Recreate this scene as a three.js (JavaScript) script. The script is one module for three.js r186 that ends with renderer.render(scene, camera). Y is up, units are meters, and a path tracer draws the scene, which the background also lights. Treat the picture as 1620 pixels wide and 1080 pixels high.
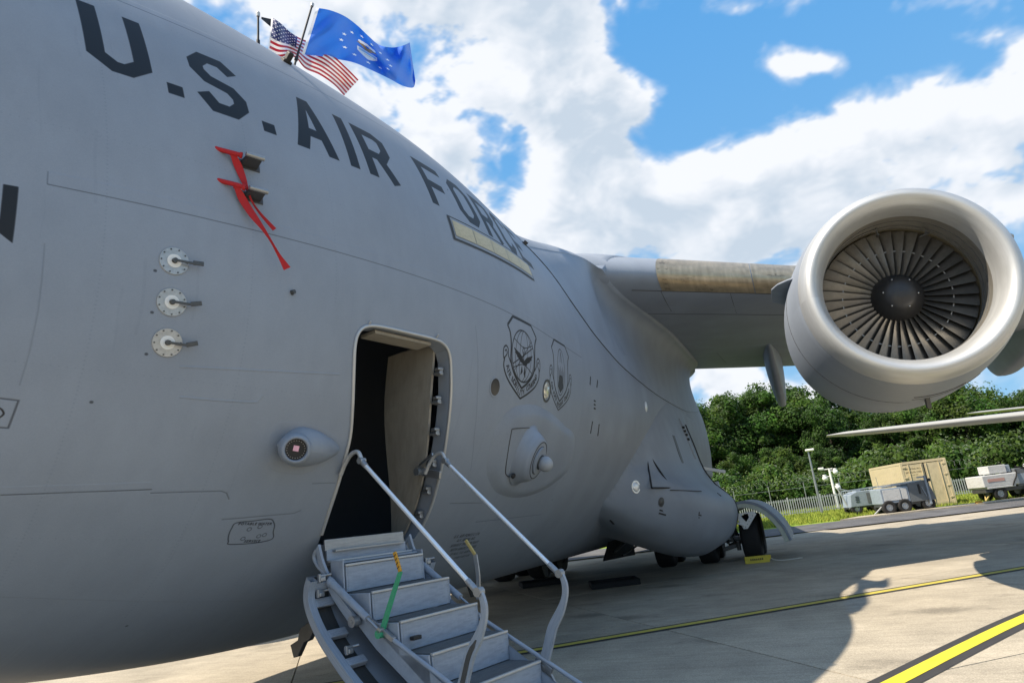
import * as THREE from 'three';
import { mergeGeometries, mergeVertices } from 'three/addons/utils/BufferGeometryUtils.js';
import { RoundedBoxGeometry } from 'three/addons/geometries/RoundedBoxGeometry.js';
import { Brush, Evaluator, SUBTRACTION } from 'three-bvh-csg';

// ---------------------------------------------------------------- camera, sky, sun, exposure
const V = (x, y, z) => new THREE.Vector3(x, y, z);
const RAD = Math.PI / 180;
const scene = new THREE.Scene();
const FOCAL = 1090, EYE = V(0, 1.7, 6.18);            // photograph pixels (1620 x 1080), metres
const roll = 6.8 * RAD, pitch = 14.9 * RAD, yaw = 20.8 * RAD;
const head0 = V(Math.cos(yaw), 0, -Math.sin(yaw)), right0 = V(Math.sin(yaw), 0, Math.cos(yaw)), up0 = V(0, 1, 0);
const camF = head0.clone().multiplyScalar(Math.cos(pitch)).addScaledVector(up0, Math.sin(pitch));
const camUp0 = up0.clone().multiplyScalar(Math.cos(pitch)).addScaledVector(head0, -Math.sin(pitch));
const camR = right0.clone().multiplyScalar(Math.cos(roll)).addScaledVector(camUp0, -Math.sin(roll));
const camU = camUp0.clone().multiplyScalar(Math.cos(roll)).addScaledVector(right0, Math.sin(roll));
const camera = new THREE.PerspectiveCamera(2 * Math.atan(540 / FOCAL) / RAD, 1024 / 682, 0.1, 4000);
camera.position.copy(EYE);
camera.quaternion.setFromRotationMatrix(new THREE.Matrix4().makeBasis(camR, camU, camF.clone().negate()));
scene.add(camera);

const SUNDIR = V(-0.47, 1, -0.585).normalize();
const sun = new THREE.DirectionalLight(0xfff1dc, 4.2);
sun.position.copy(SUNDIR.clone().multiplyScalar(120).add(V(22, 0, 4)));
sun.target.position.set(22, 0, 4);
sun.castShadow = true;
sun.shadow.mapSize.set(4096, 4096);
Object.assign(sun.shadow.camera, { left: -70, right: 70, top: 70, bottom: -70, near: 1, far: 320 });
sun.shadow.radius = 1;
scene.add(sun, sun.target);

const renderer = new THREE.WebGLRenderer({ antialias: true });
renderer.setSize(1024, 682);
renderer.toneMapping = THREE.LinearToneMapping;
renderer.toneMappingExposure = 1.9;
renderer.shadowMap.enabled = true;

// ---------------------------------------------------------------- noise, random numbers
function rng(seed) { let a = seed >>> 0; return () => { a = (a + 0x6D2B79F5) >>> 0; let t = a; t = Math.imul(t ^ (t >>> 15), t | 1); t ^= t + Math.imul(t ^ (t >>> 7), t | 61); return ((t ^ (t >>> 14)) >>> 0) / 4294967296; }; }
function hash3(x, y, z) { let h = Math.imul(x, 374761393) ^ Math.imul(y, 668265263) ^ Math.imul(z, 2147483647 ^ 0x27d4eb2f); h = Math.imul(h ^ (h >>> 13), 1274126177); h ^= h >>> 16; return (h >>> 0) / 4294967296; }
function vnoise(x, y, z = 0) {
  const xi = Math.floor(x), yi = Math.floor(y), zi = Math.floor(z); let xf = x - xi, yf = y - yi, zf = z - zi;
  xf = xf * xf * (3 - 2 * xf); yf = yf * yf * (3 - 2 * yf); zf = zf * zf * (3 - 2 * zf);
  const L = (a, b, t) => a + (b - a) * t;
  return L(L(L(hash3(xi, yi, zi), hash3(xi + 1, yi, zi), xf), L(hash3(xi, yi + 1, zi), hash3(xi + 1, yi + 1, zi), xf), yf),
    L(L(hash3(xi, yi, zi + 1), hash3(xi + 1, yi, zi + 1), xf), L(hash3(xi, yi + 1, zi + 1), hash3(xi + 1, yi + 1, zi + 1), xf), yf), zf);
}
function fbm(x, y, z, n = 5, g = 0.5) { let s = 0, a = 1, m = 0; for (let i = 0; i < n; i++) { s += a * vnoise(x, y, z); m += a; a *= g; x = x * 2.03 + 11.3; y = y * 2.03 + 7.7; z = z * 2.03 + 3.1; } return s / m; }
const sstep = (a, b, x) => { const t = Math.min(1, Math.max(0, (x - a) / (b - a))); return t * t * (3 - 2 * t); };
const lerp = (a, b, t) => a + (b - a) * t;
// monotone piecewise-smooth interpolation through a table of [x, y]
function table(T) {
  return x => {
    if (x <= T[0][0]) return T[0][1];
    for (let i = 1; i < T.length; i++) if (x <= T[i][0]) {
      const [x0, y0] = T[i - 1], [x1, y1] = T[i], t = (x - x0) / (x1 - x0), h = x1 - x0;
      const s = (y1 - y0) / h;
      const m = (k) => { if (k <= 0 || k >= T.length - 1) return s; const a = (T[k][1] - T[k - 1][1]) / (T[k][0] - T[k - 1][0]), b = (T[k + 1][1] - T[k][1]) / (T[k + 1][0] - T[k][0]); return a * b <= 0 ? 0 : 2 * a * b / (a + b); };
      const m0 = m(i - 1), m1 = m(i);
      return (2 * t ** 3 - 3 * t * t + 1) * y0 + (t ** 3 - 2 * t * t + t) * h * m0 + (-2 * t ** 3 + 3 * t * t) * y1 + (t ** 3 - t * t) * h * m1;
    }
    return T[T.length - 1][1];
  };
}

// ---------------------------------------------------------------- pixel directions (a pixel gives only a direction)
function ray(px, py) { return camF.clone().multiplyScalar(FOCAL).addScaledVector(camR, px - 810).addScaledVector(camU, 540 - py).normalize(); }
function at(px, py, Z) { const d = ray(px, py); return EYE.clone().addScaledVector(d, Z / d.dot(camF)); }
function gnd(px, py, y = 0) { const d = ray(px, py); return EYE.clone().addScaledVector(d, (y - EYE.y) / d.y); }
function atX(px, py, x) { const d = ray(px, py); return EYE.clone().addScaledVector(d, (x - EYE.x) / d.x); }
function atZ(px, py, z) { const d = ray(px, py); return EYE.clone().addScaledVector(d, (z - EYE.z) / d.z); }

// ---------------------------------------------------------------- the sky: blue air with fair-weather cumulus
{
  const W = 2048, H = 2048, data = new Float32Array(W * H * 4);
  // cloud banks: direction, angular size, strength (negative = clear blue)
  const banks = [
    [640, 60, 190, 110, .30], [760, 60, 120, 120, .34], [880, 90, 75, 120, .34], [930, 190, 70, 70, .30], [900, 290, 70, 80, .32], [860, 370, 70, 60, .3], [1015, 165, 30, 26, .42],
    [700, 230, 90, 40, .22], [420, 40, 200, 90, .2], [800, 190, 60, 50, -.2], [800, 290, 42, 55, -.34], [690, 170, 30, 24, -.34], [825, 235, 36, 60, -.36], [770, 175, 40, 26, -.22],
    [1050, 60, 120, 70, -.42], [1130, 170, 120, 60, -.40], [1060, 225, 60, 34, -.4], [1400, 60, 190, 60, -.36], [1500, 90, 120, 30, -.3], [1350, 150, 110, 34, -.3],
    [1242, 100, 40, 32, .62], [1300, 96, 34, 14, .46], [1165, 12, 34, 12, .3], [1475, 8, 55, 14, .3], [1545, 52, 50, 12, .26], [1612, 82, 18, 20, .4],
    [1130, 265, 60, 46, .28], [1230, 280, 110, 60, .30], [1380, 230, 120, 70, .34], [1500, 190, 90, 70, .36], [1590, 210, 60, 60, .3], [1450, 150, 60, 40, .14], [1060, 330, 160, 60, .26], [950, 340, 80, 50, .24],
    [1200, 370, 150, 40, .2], [1600, 310, 50, 40, .3], [1530, 280, 40, 20, -.12], [1030, 405, 60, 20, -.16], [1180, 600, 110, 40, .34], [1225, 578, 30, 14, -.3], [1080, 596, 30, 14, -.2],
  ].map(([px, py, sx, sy, w]) => ({ d: ray(px, py), a: (sx / FOCAL), b: (sy / FOCAL), w }));
  const zen = V(0, 1, 0);
  banks.forEach(b => { b.e1 = camR.clone().addScaledVector(b.d, -camR.dot(b.d)).normalize(); b.e2 = b.d.clone().cross(b.e1); });
  const cone = ray(1000, 330);
  function density(x, y, z, fine = 7) {
    const u = x * 3.4, v = z * 3.4, q = y * 4.6;
    const w1 = fbm(u * 1.7 + 5, v * 1.7 + 9, q * 1.7 + 2.2, 4) - .5, w2 = fbm(u * 1.7 + 25, v * 1.7 + 3, q * 1.7 + 6.2, 4) - .5, w3 = fbm(u * 1.7 + 15, v * 1.7 + 33, q * 1.7 + 1.2, 4) - .5;
    const big = fbm(u * 1.6 + w1 * 1.3 + 3, v * 1.6 + w2 * 1.3, q * 1.6 + w3 * 1.3, 4, .5), lumps = fbm(u * 5.5 + w1 * 2.5, v * 5.5 + w2 * 2.5, q * 5.5 + w3 * 2.5, fine, .62), n = .5 + (big - .5) * .75 + (lumps - .5) * .62;
    let f = 0; const near = sstep(.72, .86, x * cone.x + y * cone.y + z * cone.z);
    if (near > 0) for (const b of banks) {
      const c = x * b.d.x + y * b.d.y + z * b.d.z; if (c < .8) continue;
      const p = (x * b.e1.x + y * b.e1.y + z * b.e1.z) / b.a, r2 = (x * b.e2.x + y * b.e2.y + z * b.e2.z) / b.b, r = p * p + r2 * r2;
      if (r < 9) f += b.w * Math.exp(-r * .75);
    }
    const gen = (fbm(u * .7 + 40, v * .7 + 17, 1.7, 3) - .5) * .9 + .02;
    return (n - .5) * 1.7 + lerp(gen, Math.max(-.45, Math.min(.42, f)) - .03, near);
  }
  for (let j = 0; j < H; j++) {
    const el = ((j + .5) / H - .5) * Math.PI, y = Math.sin(el), ce = Math.cos(el);
    for (let i = 0; i < W; i++) {
      const az = ((i + .5) / W - .5) * 2 * Math.PI, x = Math.cos(az) * ce, z = Math.sin(az) * ce, o = (j * W + i) * 4;
      let r, g, b;
      if (y < -0.03) { r = .20; g = .20; b = .18; }
      else {
        const yy = Math.max(y, 0), t = Math.pow(yy, .6);
        r = lerp(.24, .022, t); g = lerp(.42, .185, t); b = lerp(.57, .47, t);
        const s = Math.max(0, x * SUNDIR.x + y * SUNDIR.y + z * SUNDIR.z), gl = .20 * Math.pow(s, 14) + .07 * Math.pow(s, 4);
        r += gl * 1.0; g += gl * .97; b += gl * .88;
        const d = density(x, y, z);
        if (d > -.24) {
          const veil = .34 * sstep(-.24, .04, d), core = sstep(-.05, .17, d), al = Math.min(1, veil + core * .9);
          const dl = density(x + SUNDIR.x * .045, y + SUNDIR.y * .045, z + SUNDIR.z * .045, 5), thick = sstep(.05, .55, d);
          const lit = Math.min(1, Math.max(0, .90 - .42 * thick - (dl - .10) * .55 + (d - dl) * 1.3));
          const cr = lerp(.36, .57, lit), cg = lerp(.42, .588, lit), cb = lerp(.49, .62, lit);
          r = lerp(r, cr, al); g = lerp(g, cg, al); b = lerp(b, cb, al);
        }
      }
      data[o] = r * .87; data[o + 1] = g * .87; data[o + 2] = b * .87; data[o + 3] = 1;
    }
  }
  const tex = new THREE.DataTexture(data, W, H, THREE.RGBAFormat, THREE.FloatType);
  tex.mapping = THREE.EquirectangularReflectionMapping; tex.magFilter = THREE.LinearFilter; tex.minFilter = THREE.LinearFilter; tex.wrapS = THREE.RepeatWrapping;
  tex.needsUpdate = true;
  scene.background = tex; scene.environment = tex;
  scene.backgroundIntensity = 1; scene.environmentIntensity = 1;
}

// ---------------------------------------------------------------- textures and materials
function noiseTex(N, fn, srgb = true) {   // fn(u, v) -> [r, g, b] 0..255, tiles by mirrored repeat
  const d = new Uint8Array(N * N * 4);
  for (let j = 0; j < N; j++) for (let i = 0; i < N; i++) { const c = fn(i / N, j / N), o = (j * N + i) * 4; d[o] = c[0]; d[o + 1] = c[1]; d[o + 2] = c[2]; d[o + 3] = 255; }
  const t = new THREE.DataTexture(d, N, N); t.wrapS = t.wrapT = THREE.MirroredRepeatWrapping; t.magFilter = THREE.LinearFilter; t.minFilter = THREE.LinearMipmapLinearFilter; t.generateMipmaps = true;
  if (srgb) t.colorSpace = THREE.SRGBColorSpace; t.needsUpdate = true; return t;
}
const cl8 = v => Math.max(0, Math.min(255, v));
const lin = (r, g, b) => new THREE.Color().setRGB(r, g, b);
const std = (c, rough = .6, metal = 0, extra = {}) => new THREE.MeshStandardMaterial({ color: c, roughness: rough, metalness: metal, side: THREE.DoubleSide, ...extra });
const grainTex = noiseTex(512, (u, v) => { const n = 232 + (fbm(u * 6, v * 6, 1, 5) - .5) * 34 + (hash3(u * 512 | 0, v * 512 | 0, 4) - .5) * 14; return [n, n, n].map(cl8); });
const scuffTex = noiseTex(512, (u, v) => { const s = fbm(u * 9, v * 9, 3, 6, .6), st = fbm(u * 60, v * 4, 8, 3), n = 226 + (s - .5) * 52 + (st - .5) * 8 - (s > .63 ? 30 * (s - .63) / .2 : 0) + (hash3(u * 512 | 0, v * 512 | 0, 9) - .5) * 12; return [n, n * .995, n * .985].map(cl8); });
const gritTex = noiseTex(256, (u, v) => { const n = hash3(u * 256 | 0, v * 256 | 0, 5) > .72 ? 230 : 70; return [n, n, n]; }, false);
const GREY = lin(.285, .325, .39);
const M = {
  skin: std(GREY, .52, 0, { map: grainTex }),
  step: std(lin(.39, .45, .55), .5, .1, { map: scuffTex }),
  stepDark: std(lin(.14, .15, .16), .85, 0, { map: scuffTex, bumpMap: gritTex, bumpScale: .004 }),
  nosing: std(lin(.62, .63, .64), .4, .4, { map: scuffTex }),
  chrome: std(lin(.78, .80, .82), .34, .55),
  metal: std(lin(.42, .44, .47), .42, .7, { map: scuffTex }),
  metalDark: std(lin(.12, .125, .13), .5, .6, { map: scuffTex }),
  probe: std(lin(.055, .056, .06), .5, .3),
  black: std(lin(.012, .012, .013), .6),
  rubber: std(lin(.016, .016, .017), .85, 0, { map: grainTex }),
  white: std(lin(.72, .72, .70), .5),
  paleInner: std(lin(.60, .66, .58), .55, 0, { map: scuffTex }),
  beige: std(lin(.40, .375, .33), .7, 0, { map: scuffTex }),
  inside: std(lin(.14, .145, .15), .9),
  red: std(lin(.40, .012, .016), .8, 0),
  green: std(lin(.06, .46, .24), .5, 0, { map: scuffTex }),
  orange: std(lin(.72, .36, .02), .5, 0, { map: scuffTex }),
  ochre: std(lin(.56, .44, .16), .6, 0, { map: scuffTex }),
  yellowPaint: std(lin(.78, .62, .06), .65, 0, { map: scuffTex }),
  glass: new THREE.MeshPhysicalMaterial({ color: lin(.9, .92, .92), roughness: .05, transmission: 1, thickness: 0, ior: 1.45 }),
  darkGlass: std(lin(.03, .032, .035), .12, 0),
};

// ---------------------------------------------------------------- object helpers
const taken = new Map();
function numbered(n) { const k = taken.get(n) || 0; taken.set(n, k + 1); return k ? `${n}_${String(k).padStart(3, '0')}` : n; }
function mesh(name, geo, mat, parent) {
  const g = Array.isArray(geo) ? merge(geo) : geo;
  const m = new THREE.Mesh(g, mat); m.name = parent ? name : numbered(name); m.castShadow = m.receiveShadow = true; (parent || scene).add(m); return m;
}
function merge(list) { return mergeGeometries(list.map(g => { const q = g.index ? g.toNonIndexed() : g; for (const k of Object.keys(q.attributes)) if (!['position', 'normal', 'uv'].includes(k)) q.deleteAttribute(k); if (!q.attributes.uv) q.setAttribute('uv', new THREE.BufferAttribute(new Float32Array(q.attributes.position.count * 2), 2)); return q; })); }
function tag(o, label, category, group, kind) { Object.assign(o.userData, { label, category }); if (group) o.userData.group = group; if (kind) o.userData.kind = kind; return o; }
function structure(o) { o.userData.kind = 'structure'; return o; }
function group(name, parent, pos, ry = 0) { const g = new THREE.Group(); g.name = parent ? name : numbered(name); (parent || scene).add(g); if (pos) g.position.copy(pos); g.rotation.y = ry; return g; }
const bx = (w, h, d, x = 0, y = 0, z = 0) => new THREE.BoxGeometry(w, h, d).translate(x, y, z);
const rbx = (w, h, d, x = 0, y = 0, z = 0, r = .02, s = 2) => new RoundedBoxGeometry(w, h, d, s, Math.min(r, w / 2.1, h / 2.1, d / 2.1)).translate(x, y, z);
function bar(a, b, w, h, round = 0, upv = V(0, 1, 0)) {        // box beam from a to b
  const d = b.clone().sub(a), L = d.length(); const z = d.normalize(); let x = upv.clone().cross(z); if (x.lengthSq() < 1e-6) x = V(1, 0, 0); x.normalize(); const y = z.clone().cross(x);
  const g = round ? new RoundedBoxGeometry(w, h, L, 2, round) : new THREE.BoxGeometry(w, h, L);
  return g.applyMatrix4(new THREE.Matrix4().makeBasis(x, y, z).setPosition(a.clone().add(b).multiplyScalar(.5)));
}
function rod(a, b, r0, r1 = r0, seg = 12) {
  const d = b.clone().sub(a), L = d.length(); const q = new THREE.Quaternion().setFromUnitVectors(V(0, 1, 0), d.normalize());
  return new THREE.CylinderGeometry(r1, r0, L, seg).applyQuaternion(q).translate(...a.clone().add(b).multiplyScalar(.5).toArray());
}
const tube = (pts, r, n = 24, seg = 10, closed = false) => new THREE.TubeGeometry(new THREE.CatmullRomCurve3(pts, closed, 'centripetal'), n, r, seg, closed);
function strip(pts, widths, dir, th = .004) {                  // ribbon along pts, width along dir(i)
  const n = pts.length, P = [], I = [], UV = [];
  for (let i = 0; i < n; i++) { const w = (Array.isArray(widths) ? widths[i] : widths) / 2, d = dir(i, pts[i]); const t = pts[Math.min(i + 1, n - 1)].clone().sub(pts[Math.max(i - 1, 0)]).normalize(); const nn = t.clone().cross(d).normalize().multiplyScalar(th / 2); for (const s of [1, -1]) for (const k of [-1, 1]) { const q = pts[i].clone().addScaledVector(d, k * w).addScaledVector(nn, s); P.push(q.x, q.y, q.z); UV.push((k + 1) / 2, i / (n - 1)); } }
  for (let i = 0; i < n - 1; i++) { const a = i * 4, b = a + 4; const quad = (p, q, r, s) => I.push(p, q, r, p, r, s); quad(a, a + 1, b + 1, b); quad(a + 3, a + 2, b + 2, b + 3); quad(a + 1, a + 3, b + 3, b + 1); quad(a + 2, a, b, b + 2); }
  const e = (n - 1) * 4; I.push(0, 2, 3, 0, 3, 1, e, e + 1, e + 3, e, e + 3, e + 2);
  const g = new THREE.BufferGeometry(); g.setAttribute('position', new THREE.Float32BufferAttribute(P, 3)); g.setAttribute('uv', new THREE.Float32BufferAttribute(UV, 2)); g.setIndex(I); const h = g.toNonIndexed(); h.computeVertexNormals(); return h;
}
function plate(poly, th, basis, holes = []) {                  // polygon [[a,b]..] in the plane of basis columns 0 and 1, extruded along column 2
  const s = new THREE.Shape(poly.map(p => new THREE.Vector2(p[0], p[1])));
  for (const h of holes) s.holes.push(new THREE.Path(h.map(p => new THREE.Vector2(p[0], p[1]))));
  const b = Math.min(.006, th * .3);
  const g = new THREE.ExtrudeGeometry(s, { depth: th - 2 * b, bevelEnabled: true, bevelSize: b, bevelThickness: b, bevelSegments: 1, curveSegments: 8 }).translate(0, 0, -th / 2 + b);
  return basis ? g.applyMatrix4(basis) : g;
}
// grid surface: f(i, j) -> Vector3
function grid(nu, nv, f, uvf, closeV = false) {
  const P = [], UV = [], I = [];
  for (let i = 0; i <= nu; i++) for (let j = 0; j <= nv; j++) { const p = f(i, j); P.push(p.x, p.y, p.z); const u = uvf ? uvf(i, j, p) : [i / nu, j / nv]; UV.push(u[0], u[1]); }
  for (let i = 0; i < nu; i++) for (let j = 0; j < nv; j++) { const a = i * (nv + 1) + j, b = a + 1, c = a + nv + 1, d = c + 1; I.push(a, c, b, b, c, d); }
  const g = new THREE.BufferGeometry(); g.setAttribute('position', new THREE.Float32BufferAttribute(P, 3)); g.setAttribute('uv', new THREE.Float32BufferAttribute(UV, 2)); g.setIndex(I); g.computeVertexNormals();
  if (closeV) { const N = g.attributes.normal; for (let i = 0; i <= nu; i++) { const a = i * (nv + 1), b = a + nv; const n = V(N.getX(a) + N.getX(b), N.getY(a) + N.getY(b), N.getZ(a) + N.getZ(b)).normalize(); N.setXYZ(a, n.x, n.y, n.z); N.setXYZ(b, n.x, n.y, n.z); } }
  return g;
}
function uvMetres(g, ax = 'x', ay = 'y', k = 1) { const p = g.attributes.position, u = new Float32Array(p.count * 2), G = { x: i => p.getX(i), y: i => p.getY(i), z: i => p.getZ(i) }; for (let i = 0; i < p.count; i++) { u[2 * i] = G[ax](i) * k; u[2 * i + 1] = G[ay](i) * k; } g.setAttribute('uv', new THREE.BufferAttribute(u, 2)); return g; }

// ---------------------------------------------------------------- the ground
const concreteTex = noiseTex(1024, (u, v) => {
  const big = fbm(u * 5, v * 5, 2, 5) - .5, mid = fbm(u * 22 + 4, v * 22, 5, 4) - .5, broom = fbm(u * 190, v * 14, 7, 2) - .5, sp = hash3(u * 1024 | 0, v * 1024 | 0, 11);
  const blot = sstep(.60, .78, fbm(u * 8 + 9, v * 8 + 2, 9, 5, .6));
  let n = 214 + big * 50 + mid * 34 + broom * 22 + (sp - .5) * 56 - blot * 38; if (sp > .975) n -= 40;
  return [n, n * .972, n * .915].map(cl8);
});
const asphaltTex = noiseTex(512, (u, v) => { const n = 150 + (fbm(u * 7, v * 7, 3, 5) - .5) * 70 + (hash3(u * 512 | 0, v * 512 | 0, 2) - .5) * 60; return [n, n, n * 1.01].map(cl8); });
const grassTex = noiseTex(512, (u, v) => { const a = fbm(u * 20, v * 20, 3, 5, .6), b = fbm(u * 4, v * 4, 8, 3); return [70 + a * 90 + b * 50, 110 + a * 80 + b * 26, 24 + a * 30].map(cl8); });
const concreteBump = noiseTex(512, (u, v) => { const n = 128 + (fbm(u * 120, v * 120, 4, 3) - .5) * 120 + (hash3(u * 512 | 0, v * 512 | 0, 21) - .5) * 60; return [n, n, n].map(cl8); }, false);
const concreteTones = [[.53, .503, .452], [.51, .484, .435], [.545, .517, .466]].map(c => std(lin(...c), .85, 0, { map: concreteTex, bumpMap: concreteBump, bumpScale: .002 }));
const matAsphalt = std(lin(.30, .30, .31), .9, 0, { map: asphaltTex });
const matGrassGround = std(lin(.62, .66, .5), .95, 0, { map: grassTex });
function flat(name, pts, y, mat, k = 1 / 8) {
  const s = new THREE.Shape(pts.map(p => new THREE.Vector2(p[0], -p[1])));
  const g = new THREE.ShapeGeometry(s).rotateX(-Math.PI / 2).translate(0, y, 0); uvMetres(g, 'x', 'z', k);
  return structure(mesh(name, g, mat));
}
flat('grass_ground', [[-900, -900], [900, -900], [900, 900], [-900, 900]], -.07, matGrassGround, 1 / 5);
const U2 = [.593, .805], V2 = [-.805, .593], SL = 5.24, U0 = 4.30, V0 = -2.04;   // slab joints, measured on the ground
const gnd2 = (px, py) => { const p = gnd(px, py); return [p.x, p.z]; };
const lineExt = (a, b, t0, t1) => { const d = [b[0] - a[0], b[1] - a[1]], L = Math.hypot(...d); return [[a[0] + d[0] / L * t0, a[1] + d[1] / L * t0], [a[0] + d[0] / L * t1, a[1] + d[1] / L * t1]]; };
const nearEdge = lineExt(gnd2(1320, 836), gnd2(1620, 800), -60, 70), farEdge = lineExt(gnd2(1324, 824.6), gnd2(1620, 790), -60, 70);
{
  flat('apron_base', [[-120, -120], [nearEdge[0][0], -120], nearEdge[0], nearEdge[1], [nearEdge[1][0], 120], [-120, 120]], -.045, concreteTones[1]);
  const apron = structure(group('concrete_apron'));
  const r = rng(5), H = .045, e = SL / 2 - .009;
  for (let i = -7; i < 9; i++) for (let j = -9; j < 6; j++) {
    const u = U0 + (i + .5) * SL, v = V0 + (j + .5) * SL, x = u * U2[0] + v * V2[0], z = u * U2[1] + v * V2[1];
    const k = (z - nearEdge[0][1]) / (nearEdge[1][1] - nearEdge[0][1]), xe = lerp(nearEdge[0][0], nearEdge[1][0], k);
    const tone = concreteTones[r() * 3 | 0], dy = (r() - .5) * .003;
    if (x < -14 || x > xe - 2.4 || z < -26 || z > 30) continue;
    const P = [], I = [], UV = [];
    const cs = [[-1, -1], [1, -1], [1, 1], [-1, 1]].map(([a, b]) => [x + U2[0] * e * a + V2[0] * e * b, z + U2[1] * e * a + V2[1] * e * b]);
    const ox = r() * 8, oz = r() * 8;
    const add = (p, q, y) => { P.push(p, y, q); UV.push((p + ox) / 8, (q + oz) / 8); };
    for (const c of cs) add(c[0], c[1], dy);
    I.push(0, 2, 1, 0, 3, 2);
    for (let a = 0; a < 4; a++) { const b = (a + 1) % 4, n = P.length / 3; add(cs[a][0], cs[a][1], dy); add(cs[b][0], cs[b][1], dy); add(cs[b][0], cs[b][1], -H); add(cs[a][0], cs[a][1], -H); I.push(n, n + 1, n + 2, n, n + 2, n + 3); }
    const g = new THREE.BufferGeometry(); g.setAttribute('position', new THREE.Float32BufferAttribute(P, 3)); g.setAttribute('uv', new THREE.Float32BufferAttribute(UV, 2)); g.setIndex(I); const h = g.toNonIndexed(); h.computeVertexNormals();
    mesh('slab', h, tone, apron);
  }
  flat('asphalt_road', [nearEdge[0], nearEdge[1], farEdge[1], farEdge[0]], .007, matAsphalt, 1 / 4);
  // concrete strip behind the road where the carts and the container stand
  const a = gnd2(1330, 824), d = [farEdge[1][0] - farEdge[0][0], farEdge[1][1] - farEdge[0][1]], L = Math.hypot(...d), t = [d[0] / L, d[1] / L], n = [t[1], -t[0]];
  const q = (s, w) => [a[0] + t[0] * s + n[0] * w, a[1] + t[1] * s + n[1] * w];
  const padPts = [q(0, 0), q(60, 0), q(60, 1.4), q(1.5, 1.4)];
  const shp = new THREE.Shape(padPts.map(p => new THREE.Vector2(p[0], -p[1])));
  const pg = new THREE.ExtrudeGeometry(shp, { depth: .2, bevelEnabled: false }).rotateX(-Math.PI / 2).translate(0, -.13, 0); uvMetres(pg, 'x', 'z', 1 / 8);
  structure(mesh('kerb_strip', pg, concreteTones[2]));
  // painted lines
  const matLineY = std(lin(.66, .56, .10), .8, 0, { map: scuffTex }), matLineY2 = std(lin(.80, .72, .05), .7, 0, { map: scuffTex }), matLineK = std(lin(.045, .045, .048), .9, 0, { map: scuffTex });
  const ribbon = (name, pts, w, y, mat) => {
    const P = [], I = [], UV = []; let s = 0;
    pts.forEach((p, i) => { const a0 = pts[Math.max(i - 1, 0)], b0 = pts[Math.min(i + 1, pts.length - 1)], dx = b0[0] - a0[0], dz = b0[1] - a0[1], l = Math.hypot(dx, dz); if (i) s += Math.hypot(p[0] - pts[i - 1][0], p[1] - pts[i - 1][1]); for (const k of [-1, 1]) { P.push(p[0] - dz / l * w / 2 * k, y, p[1] + dx / l * w / 2 * k); UV.push(k * w / 2 + .5, s / 2); } });
    for (let i = 0; i < pts.length - 1; i++) I.push(2 * i, 2 * i + 1, 2 * i + 3, 2 * i, 2 * i + 3, 2 * i + 2);
    const g = new THREE.BufferGeometry(); g.setAttribute('position', new THREE.Float32BufferAttribute(P, 3)); g.setAttribute('uv', new THREE.Float32BufferAttribute(UV, 2)); g.setIndex(I); g.computeVertexNormals();
    return structure(mesh(name, g, mat));
  };
  const l1 = lineExt(gnd2(808, 1035), gnd2(1620, 898.5), -14, 30), mk = (a0, b0, m) => Array.from({ length: m + 1 }, (_, i) => [lerp(a0[0], b0[0], i / m), lerp(a0[1], b0[1], i / m)]);
  ribbon('black_line_border', mk(...l1, 12), .36, .0055, matLineK); ribbon('yellow_line', mk(...l1, 12), .17, .0095, matLineY);
  const c = [gnd2(1416, 1080), gnd2(1517, 1023.7), gnd2(1620, 978.8)].map(p => V(p[0], 0, p[1]));
  c[1].lerp(c[0].clone().lerp(c[2], .5), .75); const pre = c[0].clone().addScaledVector(c[1].clone().sub(c[0]), -2.2), pre2 = pre.clone().addScaledVector(c[1].clone().sub(c[0]), -2.0), post = c[2].clone().addScaledVector(c[2].clone().sub(c[1]), 2.5).add(V(-.15, 0, .15)), post2 = post.clone().addScaledVector(post.clone().sub(c[2]), 1.5);
  const cv = new THREE.CatmullRomCurve3([pre2, pre, ...c, post, post2]).getPoints(60).map(p => [p.x, p.z]);
  ribbon('black_curve_border', cv, .40, .0058, matLineK); ribbon('yellow_curve_line', cv, .175, .0098, matLineY2);
}

// ---------------------------------------------------------------- the cargo aircraft
const AX = 4.18, RR = 3.43;
const bodyW = x => x < 2 ? Math.max(.02, 1.595 * Math.pow(Math.max(0, (x + 1.2) / 3.2), .8)) : x < 8.28 ? RR - .0465 * (8.28 - x) ** 2 : x < 24.5 ? RR : x < 28 ? RR - .02 * (x - 24.5) ** 2 : Math.max(.35, 3.185 - .14 * (x - 28));
const noseK = x => x < 2 ? Math.sqrt(Math.max(1e-4, (x + 1.2) / 3.2)) : 1;
const yTop = x => x < 2 ? AX + RR * noseK(x) : AX + RR;
const yBot = x => x < 7 ? AX - (RR - .0212 * (7 - Math.max(x, 2)) ** 2) * noseK(x) : x < 26 ? AX - RR : x < 30 ? AX - RR + .025 * (x - 26) ** 2 : AX - RR + .4 + .2 * (x - 30);
const yMid = x => x < 26 ? AX : (yTop(x) + yBot(x)) / 2;
const fullness = x => 2 + .11 * sstep(1.5, 4.5, x) * (1 - sstep(6.5, 9.5, x));   // upper sections ahead of the wing are a little squarer than an ellipse
function skinP(x, ph, off = 0) { const c = Math.cos(ph), s = Math.sin(ph), ym = yMid(x), b = s > 0 ? yTop(x) - ym : ym - yBot(x), n = fullness(x), h = s > 0 ? Math.sign(c) * Math.pow(Math.max(0, 1 - Math.pow(s, n)), 1 / n) : c; return V(x, ym + (b + off) * s, (bodyW(x) + off) * h); }
function skinN(x, ph) { const e = 1e-3, a = skinP(x + e, ph).sub(skinP(x - e, ph)), b = skinP(x, ph + e).sub(skinP(x, ph - e)); return a.cross(b).normalize(); }
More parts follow.
